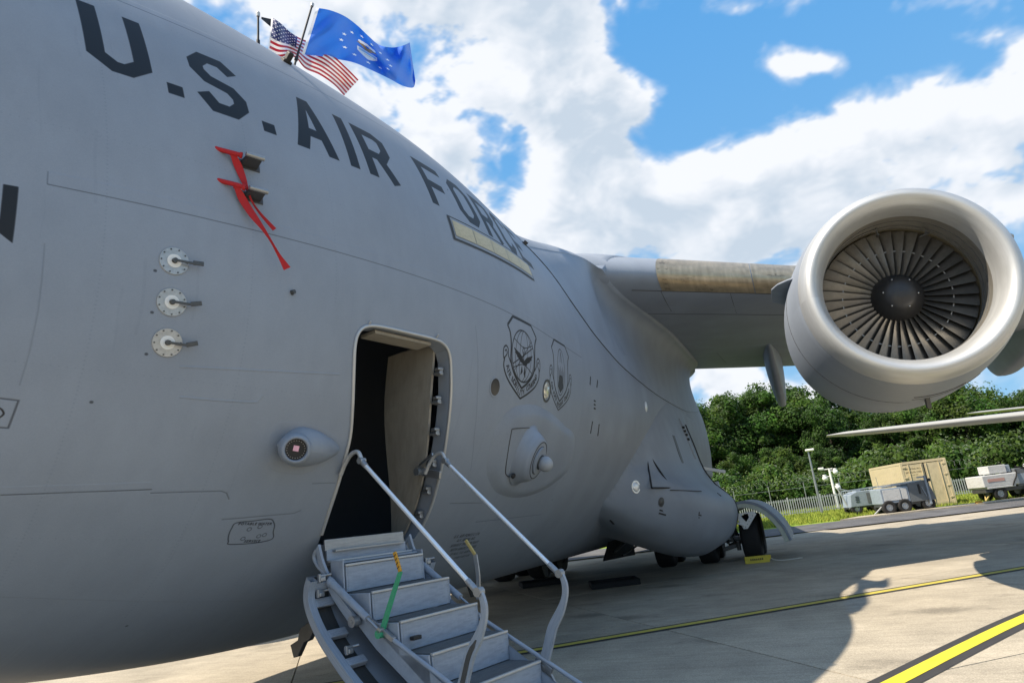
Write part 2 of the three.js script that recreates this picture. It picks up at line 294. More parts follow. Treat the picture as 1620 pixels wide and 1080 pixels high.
function inside(p) { const ym = yMid(p.x), b = p.y > ym ? yTop(p.x) - ym : ym - yBot(p.x); const n = p.y > ym ? fullness(p.x) : 2; return Math.abs(p.z / bodyW(p.x)) ** n + Math.abs((p.y - ym) / b) ** n < 1; }
function skinHit(px, py) {                                   // where a photograph pixel meets the skin: point, x, angle
  const d = ray(px, py); let t = 1; while (t < 60 && !inside(EYE.clone().addScaledVector(d, t))) t += .05; let a = t - .05, b = t;
  for (let i = 0; i < 30; i++) { const m = (a + b) / 2; if (inside(EYE.clone().addScaledVector(d, m))) b = m; else a = m; }
  const P = EYE.clone().addScaledVector(d, b), ym = yMid(P.x), bb = P.y > ym ? yTop(P.x) - ym : ym - yBot(P.x);
  return { P, x: P.x, ph: Math.asin(Math.max(-1, Math.min(1, (P.y - ym) / bb))) };
}
function skinFrame(x, ph, off = 0) {                          // matrix: x aft, y up along the skin, z out of it
  const n = skinN(x, ph), a = skinP(x + .01, ph).sub(skinP(x - .01, ph)).normalize(), u = n.clone().cross(a).normalize();
  return new THREE.Matrix4().makeBasis(a, u, n).setPosition(skinP(x, ph).addScaledVector(n, off));
}
const pixFrame = (px, py, off = 0) => { const h = skinHit(px, py); return skinFrame(h.x, h.ph, off); };

const plane = group('cargo_aircraft');
tag(plane, 'huge grey military cargo aircraft with open crew door, boarding stairs and wing-mounted jet engine', 'aircraft');

// print on the forward body: lettering, crests, seams. Texture axes: x along the body, angle round it
const TX0 = 1.5, TX1 = 10.5, TP0 = -66, TP1 = 48;             // metres, degrees
const TW = 2048, TH = 1536;
const cx = x => (x - TX0) / (TX1 - TX0) * TW, cy = p => (TP1 - p) / (TP1 - TP0) * TH;
const ARC = TH / (TP1 - TP0), MX = TW / (TX1 - TX0), MY = ARC / (RR * RAD);   // canvas pixels per degree and per metre
function paintSkin() {
  const cM = document.createElement('canvas'), cB = document.createElement('canvas'); cM.width = cB.width = TW; cM.height = cB.height = TH;
  const g = cM.getContext('2d'), b = cB.getContext('2d');
  // ground tone with fine mottling
  const im = g.createImageData(TW, TH);
  for (let j = 0; j < TH; j++) for (let i = 0; i < TW; i++) {
    const o = (j * TW + i) * 4, n = 233 + (fbm(i / 150, j / 150, 1, 4) - .5) * 20 + (fbm(i / 18, j / 40, 6, 3) - .5) * 9 + (hash3(i, j, 3) - .5) * 9;
    im.data[o] = cl8(n); im.data[o + 1] = cl8(n); im.data[o + 2] = cl8(n); im.data[o + 3] = 255;
  }
  g.putImageData(im, 0, 0);
  b.fillStyle = 'rgb(128,128,128)'; b.fillRect(0, 0, TW, TH);
  const ink = 'rgb(22,22,25)';
  const line = (c, pts, w, col, close) => { c.strokeStyle = col; c.lineWidth = w; c.lineJoin = 'miter'; c.lineCap = 'butt'; c.beginPath(); pts.forEach((p, i) => i ? c.lineTo(cx(p[0]), cy(p[1])) : c.moveTo(cx(p[0]), cy(p[1]))); if (close) c.closePath(); c.stroke(); };
  const curve = (c, pts, w, col, close) => { const q = new THREE.CatmullRomCurve3(pts.map(p => V(p[0], p[1], 0)), !!close, 'centripetal').getPoints(pts.length * 8).map(p => [p.x, p.y]); line(c, q, w, col, close); };
  const fill = (c, pts, col) => { c.fillStyle = col; c.beginPath(); pts.forEach((p, i) => i ? c.lineTo(cx(p[0]), cy(p[1])) : c.moveTo(cx(p[0]), cy(p[1]))); c.closePath(); c.fill(); };
  const grey = v => `rgb(${v},${v},${v})`;
  const hp = (...l) => l.map(([px, py]) => { const h = skinHit(px, py); return [h.x, h.ph / RAD]; });
  // --- lettering, block capitals with cut corners; each drawn in a box x0..x1, p0..p1
  const stroke = (x0, x1, p0, p1, polys, sw = .115) => { const X = u => cx(x0 + (x1 - x0) * u), Y = v => cy(p0 + (p1 - p0) * v); g.strokeStyle = ink; g.lineWidth = sw * MX; g.lineJoin = 'miter'; g.miterLimit = 3; for (const q of polys) { g.beginPath(); q.forEach((p, i) => i ? g.lineTo(X(p[0]), Y(p[1])) : g.moveTo(X(p[0]), Y(p[1]))); if (q.close) g.closePath(); g.stroke(); } };
  const s = .0575;
  const box = (x0, x1, p0, p1, polys, sw) => stroke(x0 + s, x1 - s, p0, p1, polys, sw);
  const P0 = 17.2, P1 = 29.2, e = .09;
  const clos = a => { a.close = true; return a; };
  box(2.97, 3.38, 19.0, 31.1, [[[0, 1], [0, .22], [.36, e], [.66, e], [1, .22], [1, 1]].map(([a, c]) => [a, c])]);
  fill(g, [[3.47, 20.4], [3.58, 20.4], [3.58, 18.5], [3.47, 18.5]], ink);
  box(3.68, 4.09, 17.8, 29.8, [[[1, .76], [.72, 1 - e], [.26, 1 - e], [0, .77], [0, .66], [.22, .53], [.80, .46], [1, .34], [1, .22], [.74, e], [.26, e], [0, .27]]]);
  fill(g, [[4.19, 19.4], [4.30, 19.4], [4.30, 17.5], [4.19, 17.5]], ink);
  { fill(g, [[4.49, P0], [4.68, P1], [4.79, P1], [4.92, P0], [4.81, P0], [4.775, 20.2], [4.66, 20.2], [4.61, P0]], ink); g.save(); g.beginPath(); [[4.672, 22.0], [4.752, 22.0], [4.722, 26.6]].forEach((p, i) => i ? g.lineTo(cx(p[0]), cy(p[1])) : g.moveTo(cx(p[0]), cy(p[1]))); g.closePath(); g.fillStyle = 'rgb(233,233,233)'; g.fill(); g.restore(); }
  fill(g, [[5.05, P0], [5.08, P1], [5.19, P1], [5.16, P0]], ink);
  box(5.28, 5.70, P0, P1, [[[0, 0], [0, 1 - e], [.72, 1 - e], [1, .84], [1, .60], [.74, .45], [0, .45]], [[.52, .45], [1, 0]]]);
  box(6.18, 6.66, P0, P1, [[[0, 0], [0, 1 - e], [1.12, 1 - e]], [[0, .47], [.85, .47]]]);
  box(6.76, 7.22, P0, P1, [clos([[0, .24], [.28, e], [.72, e], [1, .24], [1, .76], [.72, 1 - e], [.28, 1 - e], [0, .76]])]);
  box(7.34, 7.79, P0, P1, [[[0, 0], [0, 1 - e], [.72, 1 - e], [1, .84], [1, .60], [.74, .45], [0, .45]], [[.52, .45], [1, 0]]]);
  box(7.88, 8.34, P0, P1, [[[1, .72], [.72, 1 - e], [.28, 1 - e], [0, .76], [0, .24], [.28, e], [.72, e], [1, .28]]]);
  box(8.44, 8.90, P0, P1, [[[1.12, 1 - e], [0, 1 - e], [0, e], [1.12, e]], [[0, .5], [.8, .5]]]);
  // the end of a word farther forward: the right half of an N
  stroke(2.20, 2.57, -6.3, -.3, [[[0, 0], [0, 1], [1, 0], [1, 1]]], .07);
  // --- crests
  const crest = (ox, op, W, Hh, full) => {          // unit box 0..1 x 0..1 (y down), origin at the upper left corner
    const X = u => cx(ox + W * u), Y = v => cy(op - Hh * v), k = W * MX;
    const path = (pts, w, col = ink, close = false, f = null) => { g.beginPath(); pts.forEach((p, i) => i ? g.lineTo(X(p[0]), Y(p[1])) : g.moveTo(X(p[0]), Y(p[1]))); if (close) g.closePath(); if (f) { g.fillStyle = f; g.fill(); } g.strokeStyle = col; g.lineWidth = w; g.lineJoin = 'round'; g.stroke(); };
    const sm = (pts) => new THREE.CatmullRomCurve3(pts.map(p => V(p[0], p[1], 0)), false, 'centripetal').getPoints(24).map(p => [p.x, p.y]);
    const lw = full ? 5 : 4;
    const L = sm([[.12, .14], [.17, .22], [.19, .36], [.19, .56], [.25, .68], [.36, .78], [.5, .87]]), R = sm([[.5, .87], [.64, .78], [.75, .68], [.81, .56], [.81, .36], [.83, .22], [.88, .14]]);
    path([[.26, 0], [.12, .14]], lw * 1.4); path([[.26, 0], [.74, 0], [.88, .14]], lw * 1.4); path(L, lw * 1.3); path(R, lw * 1.3);
    const o = sm([[.05, .55], [.04, .66], [.12, .78], [.28, .89], [.5, 1.0]]), o2 = o.map(p => [1 - p[0], p[1]]).reverse(); path(o, lw); path(o2, lw);
    for (const m of [q => q, q => [1 - q[0], q[1]]]) { path(sm([[.19, .60], [.13, .52], [.12, .44], [.08, .41], [.03, .44], [.02, .54], [.05, .6]]).map(m), lw * .8); path(sm([[.05, .56], [.10, .50], [.08, .46], [.05, .48]]).map(m), lw * .7); }
    // words on the scroll
    g.fillStyle = ink; g.textAlign = 'center'; g.textBaseline = 'middle';
    const word = full ? 'AIR MOBILITY COMMAND' : 'AIR FORCE RESERVE COMMAND'; const n = word.length;
    const arc = sm([[.10, .64], [.17, .74], [.32, .83], [.5, .935], [.68, .83], [.83, .74], [.90, .64]]); const cvv = new THREE.CatmullRomCurve3([[.115, .64], [.185, .745], [.33, .835], [.5, .93], [.67, .835], [.815, .745], [.885, .64]].map(p => V(X(p[0]), Y(p[1]), 0)), false, 'centripetal');
    for (let i = 0; i < n; i++) { const t = (i + .5) / n, p = cvv.getPointAt(t), q = cvv.getTangentAt(t); g.save(); g.translate(p.x, p.y); g.rotate(Math.atan2(q.y, q.x)); g.font = `bold ${Math.round(k * .085)}px sans-serif`; g.fillText(word[i], 0, 0); g.restore(); }
    if (full) {
      // globe, wreath of meridians, winged figure
      g.strokeStyle = ink; g.lineWidth = 3.4; const ex = .29, ey = .33, ux = .5, uy = .46;
      g.beginPath(); g.ellipse(X(ux), Y(uy), W * ex * MX, Hh * ey * ARC, 0, 0, 7); g.stroke();
      for (const m of [.35, .7]) { g.beginPath(); g.ellipse(X(ux), Y(uy), W * ex * m * MX, Hh * ey * ARC, .12, 0, 7); g.lineWidth = 2; g.stroke(); }
      for (const v of [.28, .64]) { path(sm([[.26, v], [.5, v + (v < .4 ? .07 : -.07)], [.74, v]]), 2.4); }
      path([[.24, .60], [.76, .30]], 3); path([[.30, .66], [.72, .22]], 2);
      for (const m of [q => q, q => [1 - q[0], q[1] + .015]]) { path([[.5, .52], [.42, .455], [.26, .40], [.30, .445], [.28, .45], [.34, .48], [.33, .49], [.40, .52], [.42, .545], [.5, .56]].map(m), 2, ink, true, ink); }
      path(sm([[.5, .34], [.47, .40], [.5, .46], [.53, .40], [.5, .34]]), 3); path([[.5, .40], [.5, .52]], 4); path([[.46, .60], [.44, .70], [.48, .66]], 3, ink, true, ink); path([[.54, .58], [.56, .72], [.52, .68]], 3, ink, true, ink);
    } else {
      g.strokeStyle = ink; g.lineWidth = 2.4; g.beginPath(); g.ellipse(X(.5), Y(.44), W * .16 * MX, Hh * .34 * ARC, 0, 0, 7); g.stroke();
      for (let i = 0; i < 9; i++) path([[.38 + i * .03, .36 + (i % 3) * .03], [.40 + i * .025, .66]], 2);
      path([[.44, .50], [.56, .50], [.60, .66], [.5, .74], [.40, .66]], 3, ink, true, 'rgb(90,90,92)'); path([[.46, .30], [.5, .14], [.54, .30]], 2.4);
    }
  };
  crest(7.16, -.9, 1.12, 16.2, true); crest(8.62, -.9, 1.0, 16.1, false);
  // --- formation light surround, seams, access panels (drawn into the relief too)
  const stripA = hp([75, 275], [330, 347], [440, 380], [540, 417], [769, 481], [820, 503], [880, 532]);
  const pA = 1.0;
  for (const c of [[b, grey(150), 1]]) { fill(c[0], [[2.74, 2.3], [10.5, .6], [10.5, -1.3], [2.74, .7]], c[1]); fill(c[0], [[2.0, 36], [10.5, 40.5], [10.5, 38.9], [2.0, 34.6]], c[1]); }
  line(g, [[2.74, .7], [10.5, -1.3]], 1.6, 'rgba(70,75,82,.55)'); line(g, [[2.0, 34.6], [10.5, 38.9]], 1.6, 'rgba(60,62,66,.5)'); line(g, [[2.74, .7], [2.74, 2.3]], 1.4, 'rgba(90,95,100,.4)');
  const seam = (pts, a = .45, w = 2) => { line(g, pts, w * .8, `rgba(60,64,70,${a * .75})`); line(b, pts, w + 1, grey(104)); };
  seam(hp([0, 783], [120, 778], [240, 774]), .45, 3); seam(hp([237, 780], [300, 778], [350, 777], [358, 780], [362, 790]), .5, 2.4); seam(hp([350, 822], [420, 816], [465, 812], [476, 807]), .45, 2.4);
  fill(b, [...hp([0, 770], [240, 762]), ...hp([240, 774], [0, 783])], grey(156));
  fill(b, [...hp([0, 944], [150, 949], [300, 952], [440, 948]), [5.34, -66], [3.1, -66]], grey(110));
  seam(hp([70, 385], [60, 490], [45, 560], [30, 610]), .22, 2);
  seam([[2.66, -26.7], [2.78, -26.8], [2.77, -30.3], [2.66, -30.4]], .8, 3); curve(g, [[2.70, -27.9], [2.73, -28.6], [2.70, -29.3], [2.67, -28.6]], 2, ink, true);
  line(b, hp([284, 580], [537, 592]), 3, grey(190)); curve(b, hp([284, 628], [330, 632], [400, 636], [410, 632], [415, 625]), 3, grey(185)); 
  seam(hp([752, 515], [755, 620], [750, 690], [744, 745]), .3, 2); seam(hp([493, 765], [530, 764]), .4, 2); seam(hp([711, 796.5], [762, 795.5]), .5, 2); seam(hp([752, 826], [856, 814]), .5, 2); seam(hp([872, 791], [903, 788]), .5, 2.4);
  for (const a of [[708, 300], [462, 465], [245, 428], [240, 494], [231, 560], [144, 636], [200, 990]]) { const q = hp(a)[0]; g.fillStyle = 'rgba(60,62,66,.7)'; g.beginPath(); g.arc(cx(q[0]), cy(q[1]), 2.5, 0, 7); g.fill(); }
  // faint circumferential joints with fastener rows, and run-off streaks below the vanes
  for (const x of [3.05, 4.0, 4.72, 7.05, 8.0, 9.0, 9.9]) for (let p = -60; p < 46; p += .55) { if (x > 4.6 && x < 6.8 && p > -50 && p < -8) continue; g.fillStyle = 'rgba(70,74,80,.16)'; g.fillRect(cx(x) - 1, cy(p), 2, 1.6); }
  for (const p of [-22, -45, 8.5, 33]) for (let x = 2; x < 10.4; x += .042) { if (x > 4.8 && x < 6.8 && p > -50 && p < -8) continue; g.fillStyle = 'rgba(70,74,80,.13)'; g.fillRect(cx(x), cy(p), 1.6, 1.6); }
  { const r = rng(17); for (let k = 0; k < 70; k++) { const x = 2 + r() * 8.3, p = -60 + r() * 100, l = 2 + r() * 9, w = .6 + r() * 1.6; for (let t = 0; t < 1; t += .04) { g.fillStyle = `rgba(96,98,100,${.05 * (.4 + .6 * r())})`; g.fillRect(cx(x) + Math.sin(t * 6 + k) * 1.2, cy(p - l * t), w * 2, l * .045 * ARC); } } }
  // water service panel
  const cap = hp([361, 856], [366, 836], [378, 826], [400, 824], [425, 821], [433, 827], [432, 840], [424, 855], [390, 860], [366, 861]); curve(g, cap, 1.8, 'rgba(30,33,38,.7)', true); curve(b, cap, 3, grey(100), true);
  const textAt = (str, px, py, size, bold = true, ang = 0) => { const q = hp([px, py])[0]; g.save(); g.translate(cx(q[0]), cy(q[1])); g.rotate(ang); g.scale(MX / MY, 1); g.fillStyle = ink; g.textAlign = 'center'; g.textBaseline = 'middle'; g.font = `${bold ? 'bold ' : ''}${size}px sans-serif`; g.fillText(str, 0, 0); g.restore(); };
  textAt('POTABLE WATER', 404, 828.5, 8.5); textAt('SERVICE', 399, 855.5, 8.5);
  for (const a of [[394, 837], [411, 833], [384, 852], [409, 848], [418, 846]]) { const q = hp(a)[0]; g.strokeStyle = 'rgba(60,62,66,.7)'; g.lineWidth = 1.4; g.beginPath(); g.ellipse(cx(q[0]), cy(q[1]), 4, 4, 0, 0, 7); g.stroke(); }
  // fuel and serial notice beside the stairs
  ['U.S. AIR FORCE C-17A', 'A.F. SERIAL NO.', 'SERVICE THIS AIRCRAFT', 'WITH GRADE JP-8 FUEL', 'IF N.A. T.O. 42B1-1-14', 'F-44 F-40 F-34'].forEach((t, i) => textAt(t, 740 - i * 1.8, 846 + i * 6.8, 15, true));
  for (let i = 0; i < 5; i++) { const q = hp([841 - i * 1.6, 757 + i * 4.6], [855 - i * 1.6, 755.5 + i * 4.6]); g.setLineDash([12, 4, 20, 5, 8, 3]); line(g, q, 4, 'rgba(52,54,58,.55)'); g.setLineDash([]); }
  // large low doubler round the sensor turret
  const ring = hp([770, 728], [780, 685], [800, 653], [830, 639], [861, 646], [894, 673], [910, 698], [902, 738], [878, 764], [839, 784], [802, 786], [777, 769]);
  const bl = hp([425, 715], [432, 680], [455, 667], [485, 670], [530, 690], [537, 705], [515, 728], [470, 750], [440, 746]); { const q = new THREE.CatmullRomCurve3(bl.map(p => V(p[0], p[1], 0)), true, 'centripetal').getPoints(60).map(p => [p.x, p.y]); fill(b, q, grey(150)); }
  // stains below the vane discs, soot round the probe covers: matter with an outline of its own
  const tA = new THREE.CanvasTexture(cM), tB = new THREE.CanvasTexture(cB); tA.colorSpace = THREE.SRGBColorSpace;
  for (const t of [tA, tB]) { t.wrapS = t.wrapT = THREE.ClampToEdgeWrapping; t.magFilter = THREE.LinearFilter; t.anisotropy = 8; }
  return std(GREY, .52, 0, { map: tA, bumpMap: tB, bumpScale: .014 });
}
const matFwd = paintSkin();
M.fwdPlain = M.skin;

// --- forward body, cut for the crew door
const DA = 15 * RAD, dTx = V(Math.cos(DA), 0, Math.sin(DA)), dN = V(-Math.sin(DA), 0, Math.cos(DA)), DP = V(5.19, 1.55, 2.43);
const dLoc = p => { const q = p.clone().sub(DP); return [q.dot(dTx), p.y - DP.y, q.dot(dN)]; };
const dBasis = new THREE.Matrix4().makeBasis(dTx, V(0, 1, 0), dN).setPosition(DP);
function loftBody(x0, x1, nx, nph, off, uvf, caps = true) {
  const P = [], UV = [], N = [], I = []; const row = nph + 1;
  for (let i = 0; i <= nx; i++) { const x = lerp(x0, x1, i / nx); for (let j = 0; j <= nph; j++) { const ph = -Math.PI + 2 * Math.PI * j / nph, p = skinP(x, ph, off), n = skinN(x, ph); if (off === 0) n.add(V(fbm(x * 1.9, ph * 5.5, 3.1, 2) - .5, fbm(x * 1.9 + 9, ph * 5.5, 7.7, 2) - .5, fbm(x * 1.9, ph * 5.5 + 4, 12.3, 2) - .5).multiplyScalar(.045)).normalize();   // slight waviness of riveted sheet
    P.push(p.x, p.y, p.z); N.push(n.x, n.y, n.z); const u = uvf(x, ph, p); UV.push(u[0], u[1]); } }
  for (let i = 0; i < nx; i++) for (let j = 0; j < nph; j++) { const a = i * row + j, b = a + 1, c = a + row, d = c + 1; I.push(a, c, b, b, c, d); }
  if (caps) for (const [i, s] of [[0, -1], [nx, 1]]) { const x = lerp(x0, x1, i / nx), c = P.length / 3; P.push(x, yMid(x), 0); N.push(s, 0, 0); UV.push(0, 0); const st = P.length / 3; for (let j = 0; j <= nph; j++) { const k = (i * row + j) * 3; P.push(P[k], P[k + 1], P[k + 2]); N.push(s, 0, 0); UV.push(0, 0); } for (let j = 0; j < nph; j++) s < 0 ? I.push(c, st + j, st + j + 1) : I.push(c, st + j + 1, st + j); }
  const g = new THREE.BufferGeometry(); g.setAttribute('position', new THREE.Float32BufferAttribute(P, 3)); g.setAttribute('normal', new THREE.Float32BufferAttribute(N, 3)); g.setAttribute('uv', new THREE.Float32BufferAttribute(UV, 2)); g.setIndex(I); return g;
}
const fwdUV = (x, ph) => [(x - TX0) / (TX1 - TX0), (ph / RAD - TP0) / (TP1 - TP0)];
const doorPx = [[502, 862], [508, 845], [520, 808], [535, 762], [545, 724], [553, 690], [557, 640], [559, 580], [561, 545], [565, 529], [573, 519], [584, 515.5], [600, 516.5], [650, 527.5], [688, 537], [700, 543], [708, 553], [712, 568], [713, 590], [713, 620], [710, 660], [704, 705], [695, 752], [682, 800], [666, 836], [655, 852]];
const doorSkin = doorPx.map(p => skinHit(...p)), doorPoly = doorSkin.map(h => { const l = dLoc(h.P); return [l[0], l[1]]; });
let fuselage;
{
  const ev = new Evaluator(); ev.useGroups = false; ev.attributes = ['position', 'normal', 'uv'];
  const A = new Brush(loftBody(-1.19, 10.2, 92, 180, 0, fwdUV)), C = new Brush(loftBody(3.4, 8.6, 40, 96, -.17, () => [0, 0])), D = (() => { const s = new THREE.Shape(doorPoly.map(p => new THREE.Vector2(...p))); const g = new THREE.ExtrudeGeometry(s, { depth: 2.4, bevelEnabled: false }).translate(0, 0, -1.3).applyMatrix4(dBasis); g.clearGroups(); const u = g.attributes.uv; for (let i = 0; i < u.count; i++) u.setXY(i, 0, 0); return new Brush(g); })();
  [A, C, D].forEach(m => m.updateMatrixWorld());
  let r = ev.evaluate(A, C, SUBTRACTION); r.updateMatrixWorld(); r = ev.evaluate(r, D, SUBTRACTION);
  const g = r.geometry; g.clearGroups();
  fuselage = mesh('fuselage', g, matFwd, plane); fuselage.userData.label = 'forward body with black lettering and two unit crests';
}
// --- rear body
mesh('rear_fuselage', uvRear(loftBody(10.2, 48, 110, 120, 0, (x, ph) => [x / 3, ph * 3.43 / 3])), M.skin, plane);
function uvRear(g) { return g; }
// --- door surround, jamb fittings and the partition inside
{
  const ring = doorSkin.slice(1, -1).map(h => skinP(h.x, h.ph, .004));
  const rim = tube(ring, .016, 160, 8); mesh('door_frame', rim, M.nosing, fuselage);
  // partition behind the door, beige, following the rear jamb
  const B = dBasis.clone(), q3 = (u, y, n) => DP.clone().addScaledVector(dTx, u).add(V(0, y - DP.y, 0)).addScaledVector(dN, n);
  const skinAt = (u, y) => { let a = -3, b = 1.5; for (let i = 0; i < 40; i++) { const m = (a + b) / 2; if (inside(q3(u, y, m))) a = m; else b = m; } return a; };
  const col = [], wid = []; for (let k = 0; k <= 14; k++) { const y = lerp(1.66, 3.62, k / 14), u = lerp(1.36, 1.06, sstep(1.6, 3.3, y)), o = skinAt(u, y) - .172, n = lerp(-.86, -.38, (y - 1.66) / 1.96); col.push(q3(u, y, (o + n) / 2)); wid.push(o - n); }
  mesh('partition_panel', strip(col, wid, () => dN, .03), M.beige, fuselage);
  const fl = bx(1.5, .06, 1.5, .65, .09, -1.3).applyMatrix4(B); mesh('cabin_floor', fl, M.inside, fuselage);
  // steel jamb strip with latch brackets down the rear side of the opening
  for (const y of [3.30, 3.02, 2.72, 2.42, 2.16, 1.93]) {
    const u = lerp(1.40, 1.10, sstep(1.7, 3.3, y)), n = skinAt(u, y) - .09, o = V(u - .03, y - DP.y, n);
    const g = [rbx(.05, .085, .08, o.x, o.y, o.z, .01), rbx(.075, .03, .06, o.x - .02, o.y + .02, o.z + .02, .008), new THREE.CylinderGeometry(.016, .016, .09, 8).rotateX(Math.PI / 2).translate(o.x - .03, o.y - .02, o.z)];
    mesh('latch_bracket', merge(g).applyMatrix4(B), M.metal, fuselage);
  }
  const ln = doorSkin[12].P, lm = doorSkin[14].P; mesh('lintel_strip', strip([ln, ln.clone().lerp(lm, .5), lm].map(p => p.clone().addScaledVector(dN, -.16).add(V(0, -.03, 0))), .2, () => dN, .03), M.beige, fuselage);
  // handrail anchor bracket inside the rear jamb
  const q = (u, y, n) => DP.clone().addScaledVector(dTx, u).add(V(0, y, 0)).addScaledVector(dN, n);
  mesh('rail_bracket', [bar(q(1.16, .80, -.14), q(1.13, .72, .16), .03, .08, .008), bar(q(1.14, .86, -.13), q(1.02, .93, .18), .02, .03, .005), rod(q(1.1, .80, -.15), q(1.2, .80, -.15), .04)], M.metal, fuselage);
}
// --- small fittings on the skin
function onSkin(name, px, py, parts, off = 0) {                // parts: [name, geometry, material] in the local frame
  const g = group(name, plane); g.applyMatrix4(pixFrame(px, py, off)); for (const [n, geo, m] of parts) mesh(n, geo, m, g); return g;
}
const disc = (r, t, z = 0, seg = 40) => new THREE.CylinderGeometry(r, r + .004, t, seg).rotateX(Math.PI / 2).translate(0, 0, z + t / 2);
const ringG = (r0, r1, z) => new THREE.LatheGeometry([[r0, 0], [r0, .004], [r1, .004], [r1, 0]].map(p => new THREE.Vector2(...p)), 40).rotateX(Math.PI / 2).translate(0, 0, z);
{
  const r = rng(31);
  [[275, 413, .108], [271, 478, .108], [264, 542, .108]].forEach(([px, py, R], k) => {
    const bolts = []; for (let i = 0; i < 10; i++) { const a = i / 10 * 2 * Math.PI + k; bolts.push(new THREE.CylinderGeometry(.006, .006, .006, 8).rotateX(Math.PI / 2).translate(Math.cos(a) * R * .82, Math.sin(a) * R * .82, .010)); }
    const a = [-.06, .02, .05][k] * 2;
    onSkin('air_data_vane', px, py, [['plate', disc(R * .93, .008), std(lin(.55, .555, .56), .38, .6, { map: scuffTex })], ...bolts.map(q => ['bolt', q, M.metalDark]), ['white_ring', ringG(.018, R * .46, .008), M.white], ['hub', disc(.017, .03, .008, 20), M.metalDark],
    ['vane', merge([bar(V(0, 0, .035), V(.12, -.005 + a * .02, .05), .012, .018, .004), bar(V(.115, -.003, .05), V(.19, .012 + a * .1, .055), .012, .034, .005)]), M.metalDark]]);
  });
  // forward missile-warning blister with its round sensor face
  const bl = group('sensor_blister', plane); bl.applyMatrix4(pixFrame(470, 706));
  const body = grid(24, 24, (i, j) => { const t = i / 24, a = j / 24 * Math.PI * 2, x = -.19 + t * .62, s = Math.pow(Math.sin(Math.min(1, t / .32) * Math.PI / 2), .7) * (t < .32 ? 1 : Math.pow(Math.cos((t - .32) / .68 * Math.PI / 2), .75)); return V(x, Math.sin(a) * .165 * s, Math.cos(a) * .17 * s); }, null, true);
  mesh('fairing', body, M.skin, bl);
  const face = V(-.42, .12, .9).normalize(), ctr = V(-.085, .005, .095);
  const FM = new THREE.Matrix4().lookAt(face, V(0, 0, 0), V(0, 1, 0)).setPosition(ctr.clone().addScaledVector(face, .02));
  mesh('sensor_ring', new THREE.LatheGeometry([[.085, 0], [.085, .075], [.10, .082], [.118, .06], [.13, 0]].map(p => new THREE.Vector2(...p)), 40).rotateX(Math.PI / 2).applyMatrix4(FM), M.skin, bl);
  mesh('sensor_face', disc(.085, .05, 0).applyMatrix4(FM), M.black, bl);
  const dots = []; for (let i = 0; i < 22; i++) { const a = i / 22 * 2 * Math.PI; dots.push(new THREE.CylinderGeometry(.0035, .0035, .004, 6).rotateX(Math.PI / 2).translate(Math.cos(a) * .07, Math.sin(a) * .07, .052)); }
  mesh('screw', merge(dots).applyMatrix4(FM), M.metal, bl); mesh('protective_sticker', bx(.044, .044, .003, 0, .008, .0525).applyMatrix4(FM), std(lin(.80, .42, .52), .6), bl);
  // aft turret with a ball
  const tu = group('sensor_turret', plane); tu.applyMatrix4(pixFrame(824, 717, .03));
  const drumDir = V(.0, .02, 1).normalize(), DM = new THREE.Matrix4().lookAt(drumDir, V(0, 0, 0), V(0, 1, 0)).setPosition(.06, -.01, 0);
  mesh('drum', new THREE.LatheGeometry([[.0, .20], [.21, .20], [.235, .19], [.27, .14], [.32, .03], [.36, 0]].map(p => new THREE.Vector2(...p)), 48).rotateX(Math.PI / 2).scale(1, 1.12, 1).applyMatrix4(DM), M.skin, tu);
  mesh('groove', [ringG(.205, .214, .199).scale(1, 1.12, 1).applyMatrix4(DM), ringG(.155, .162, .2005).scale(1, 1.12, 1).applyMatrix4(DM)], M.black, tu);
  mesh('inner_cap', disc(.154, .03, .195).scale(1, 1.12, 1).applyMatrix4(DM), M.skin, tu);
  mesh('ball', new THREE.SphereGeometry(.098, 32, 20).translate(.09, -.02, .29), std(lin(.30, .32, .35), .35, 0), tu);
  mesh('ball_ring', new THREE.TorusGeometry(.085, .012, 10, 32).translate(.082, -.02, .225), M.metalDark, tu);
  mesh('vent_hole', new THREE.SphereGeometry(.05, 16, 10).scale(.9, .7, .4).translate(-.2, -.27, .055), M.black, tu);
  { // broad low oval fairing round the turret, lying on the skin
    const rp = [[770, 728], [780, 685], [800, 653], [830, 639], [861, 646], [894, 673], [910, 698], [902, 738], [878, 764], [839, 784], [802, 786], [777, 769]].map(p => { const h = skinHit(...p); return V(h.x, h.ph, 0); });
    const cv = new THREE.CatmullRomCurve3(rp, true, 'centripetal').getPoints(96), c0 = V(8.45, -28.5 * RAD, 0), nr = 14;
    mesh('oval_fairing', grid(nr, 96, (i, j) => { const q = c0.clone().lerp(cv[j], i / nr), rho = i / nr; return skinP(q.x, q.y, .002 + .045 * (1 - sstep(.80, 1, rho)) - (rho > .99 ? .004 : 0)); }, (i, j, p) => [p.x / 3, p.y / 3], true), M.skin, plane);
    const op = [[804, 677], [812, 676], [838, 676], [846, 682], [846, 700]], oq = [[804, 677], [800, 700], [795, 735], [795, 747], [809, 753], [830, 752]];
    for (const l of [op, oq]) mesh('cover_joint', tube(l.map(p => { const h = skinHit(...p); return skinP(h.x, h.ph, .048); }), .007, 30, 5), M.metalDark, plane);
  }
  // window, lamps, marks
  onSkin('round_window', 783, 612, [['frame', ringG(.095, .118, 0), M.skin], ['pane', disc(.096, .006, .0), M.darkGlass]]);
  onSkin('landing_lamp', 865, 618, [['frame', ringG(.125, .155, 0), M.metalDark], ['lens', new THREE.SphereGeometry(.125, 24, 12, 0, 7, 0, 1.2).rotateX(Math.PI / 2).scale(1, 1, .3).translate(0, 0, -.02), std(lin(.75, .72, .62), .15, .6)]]);
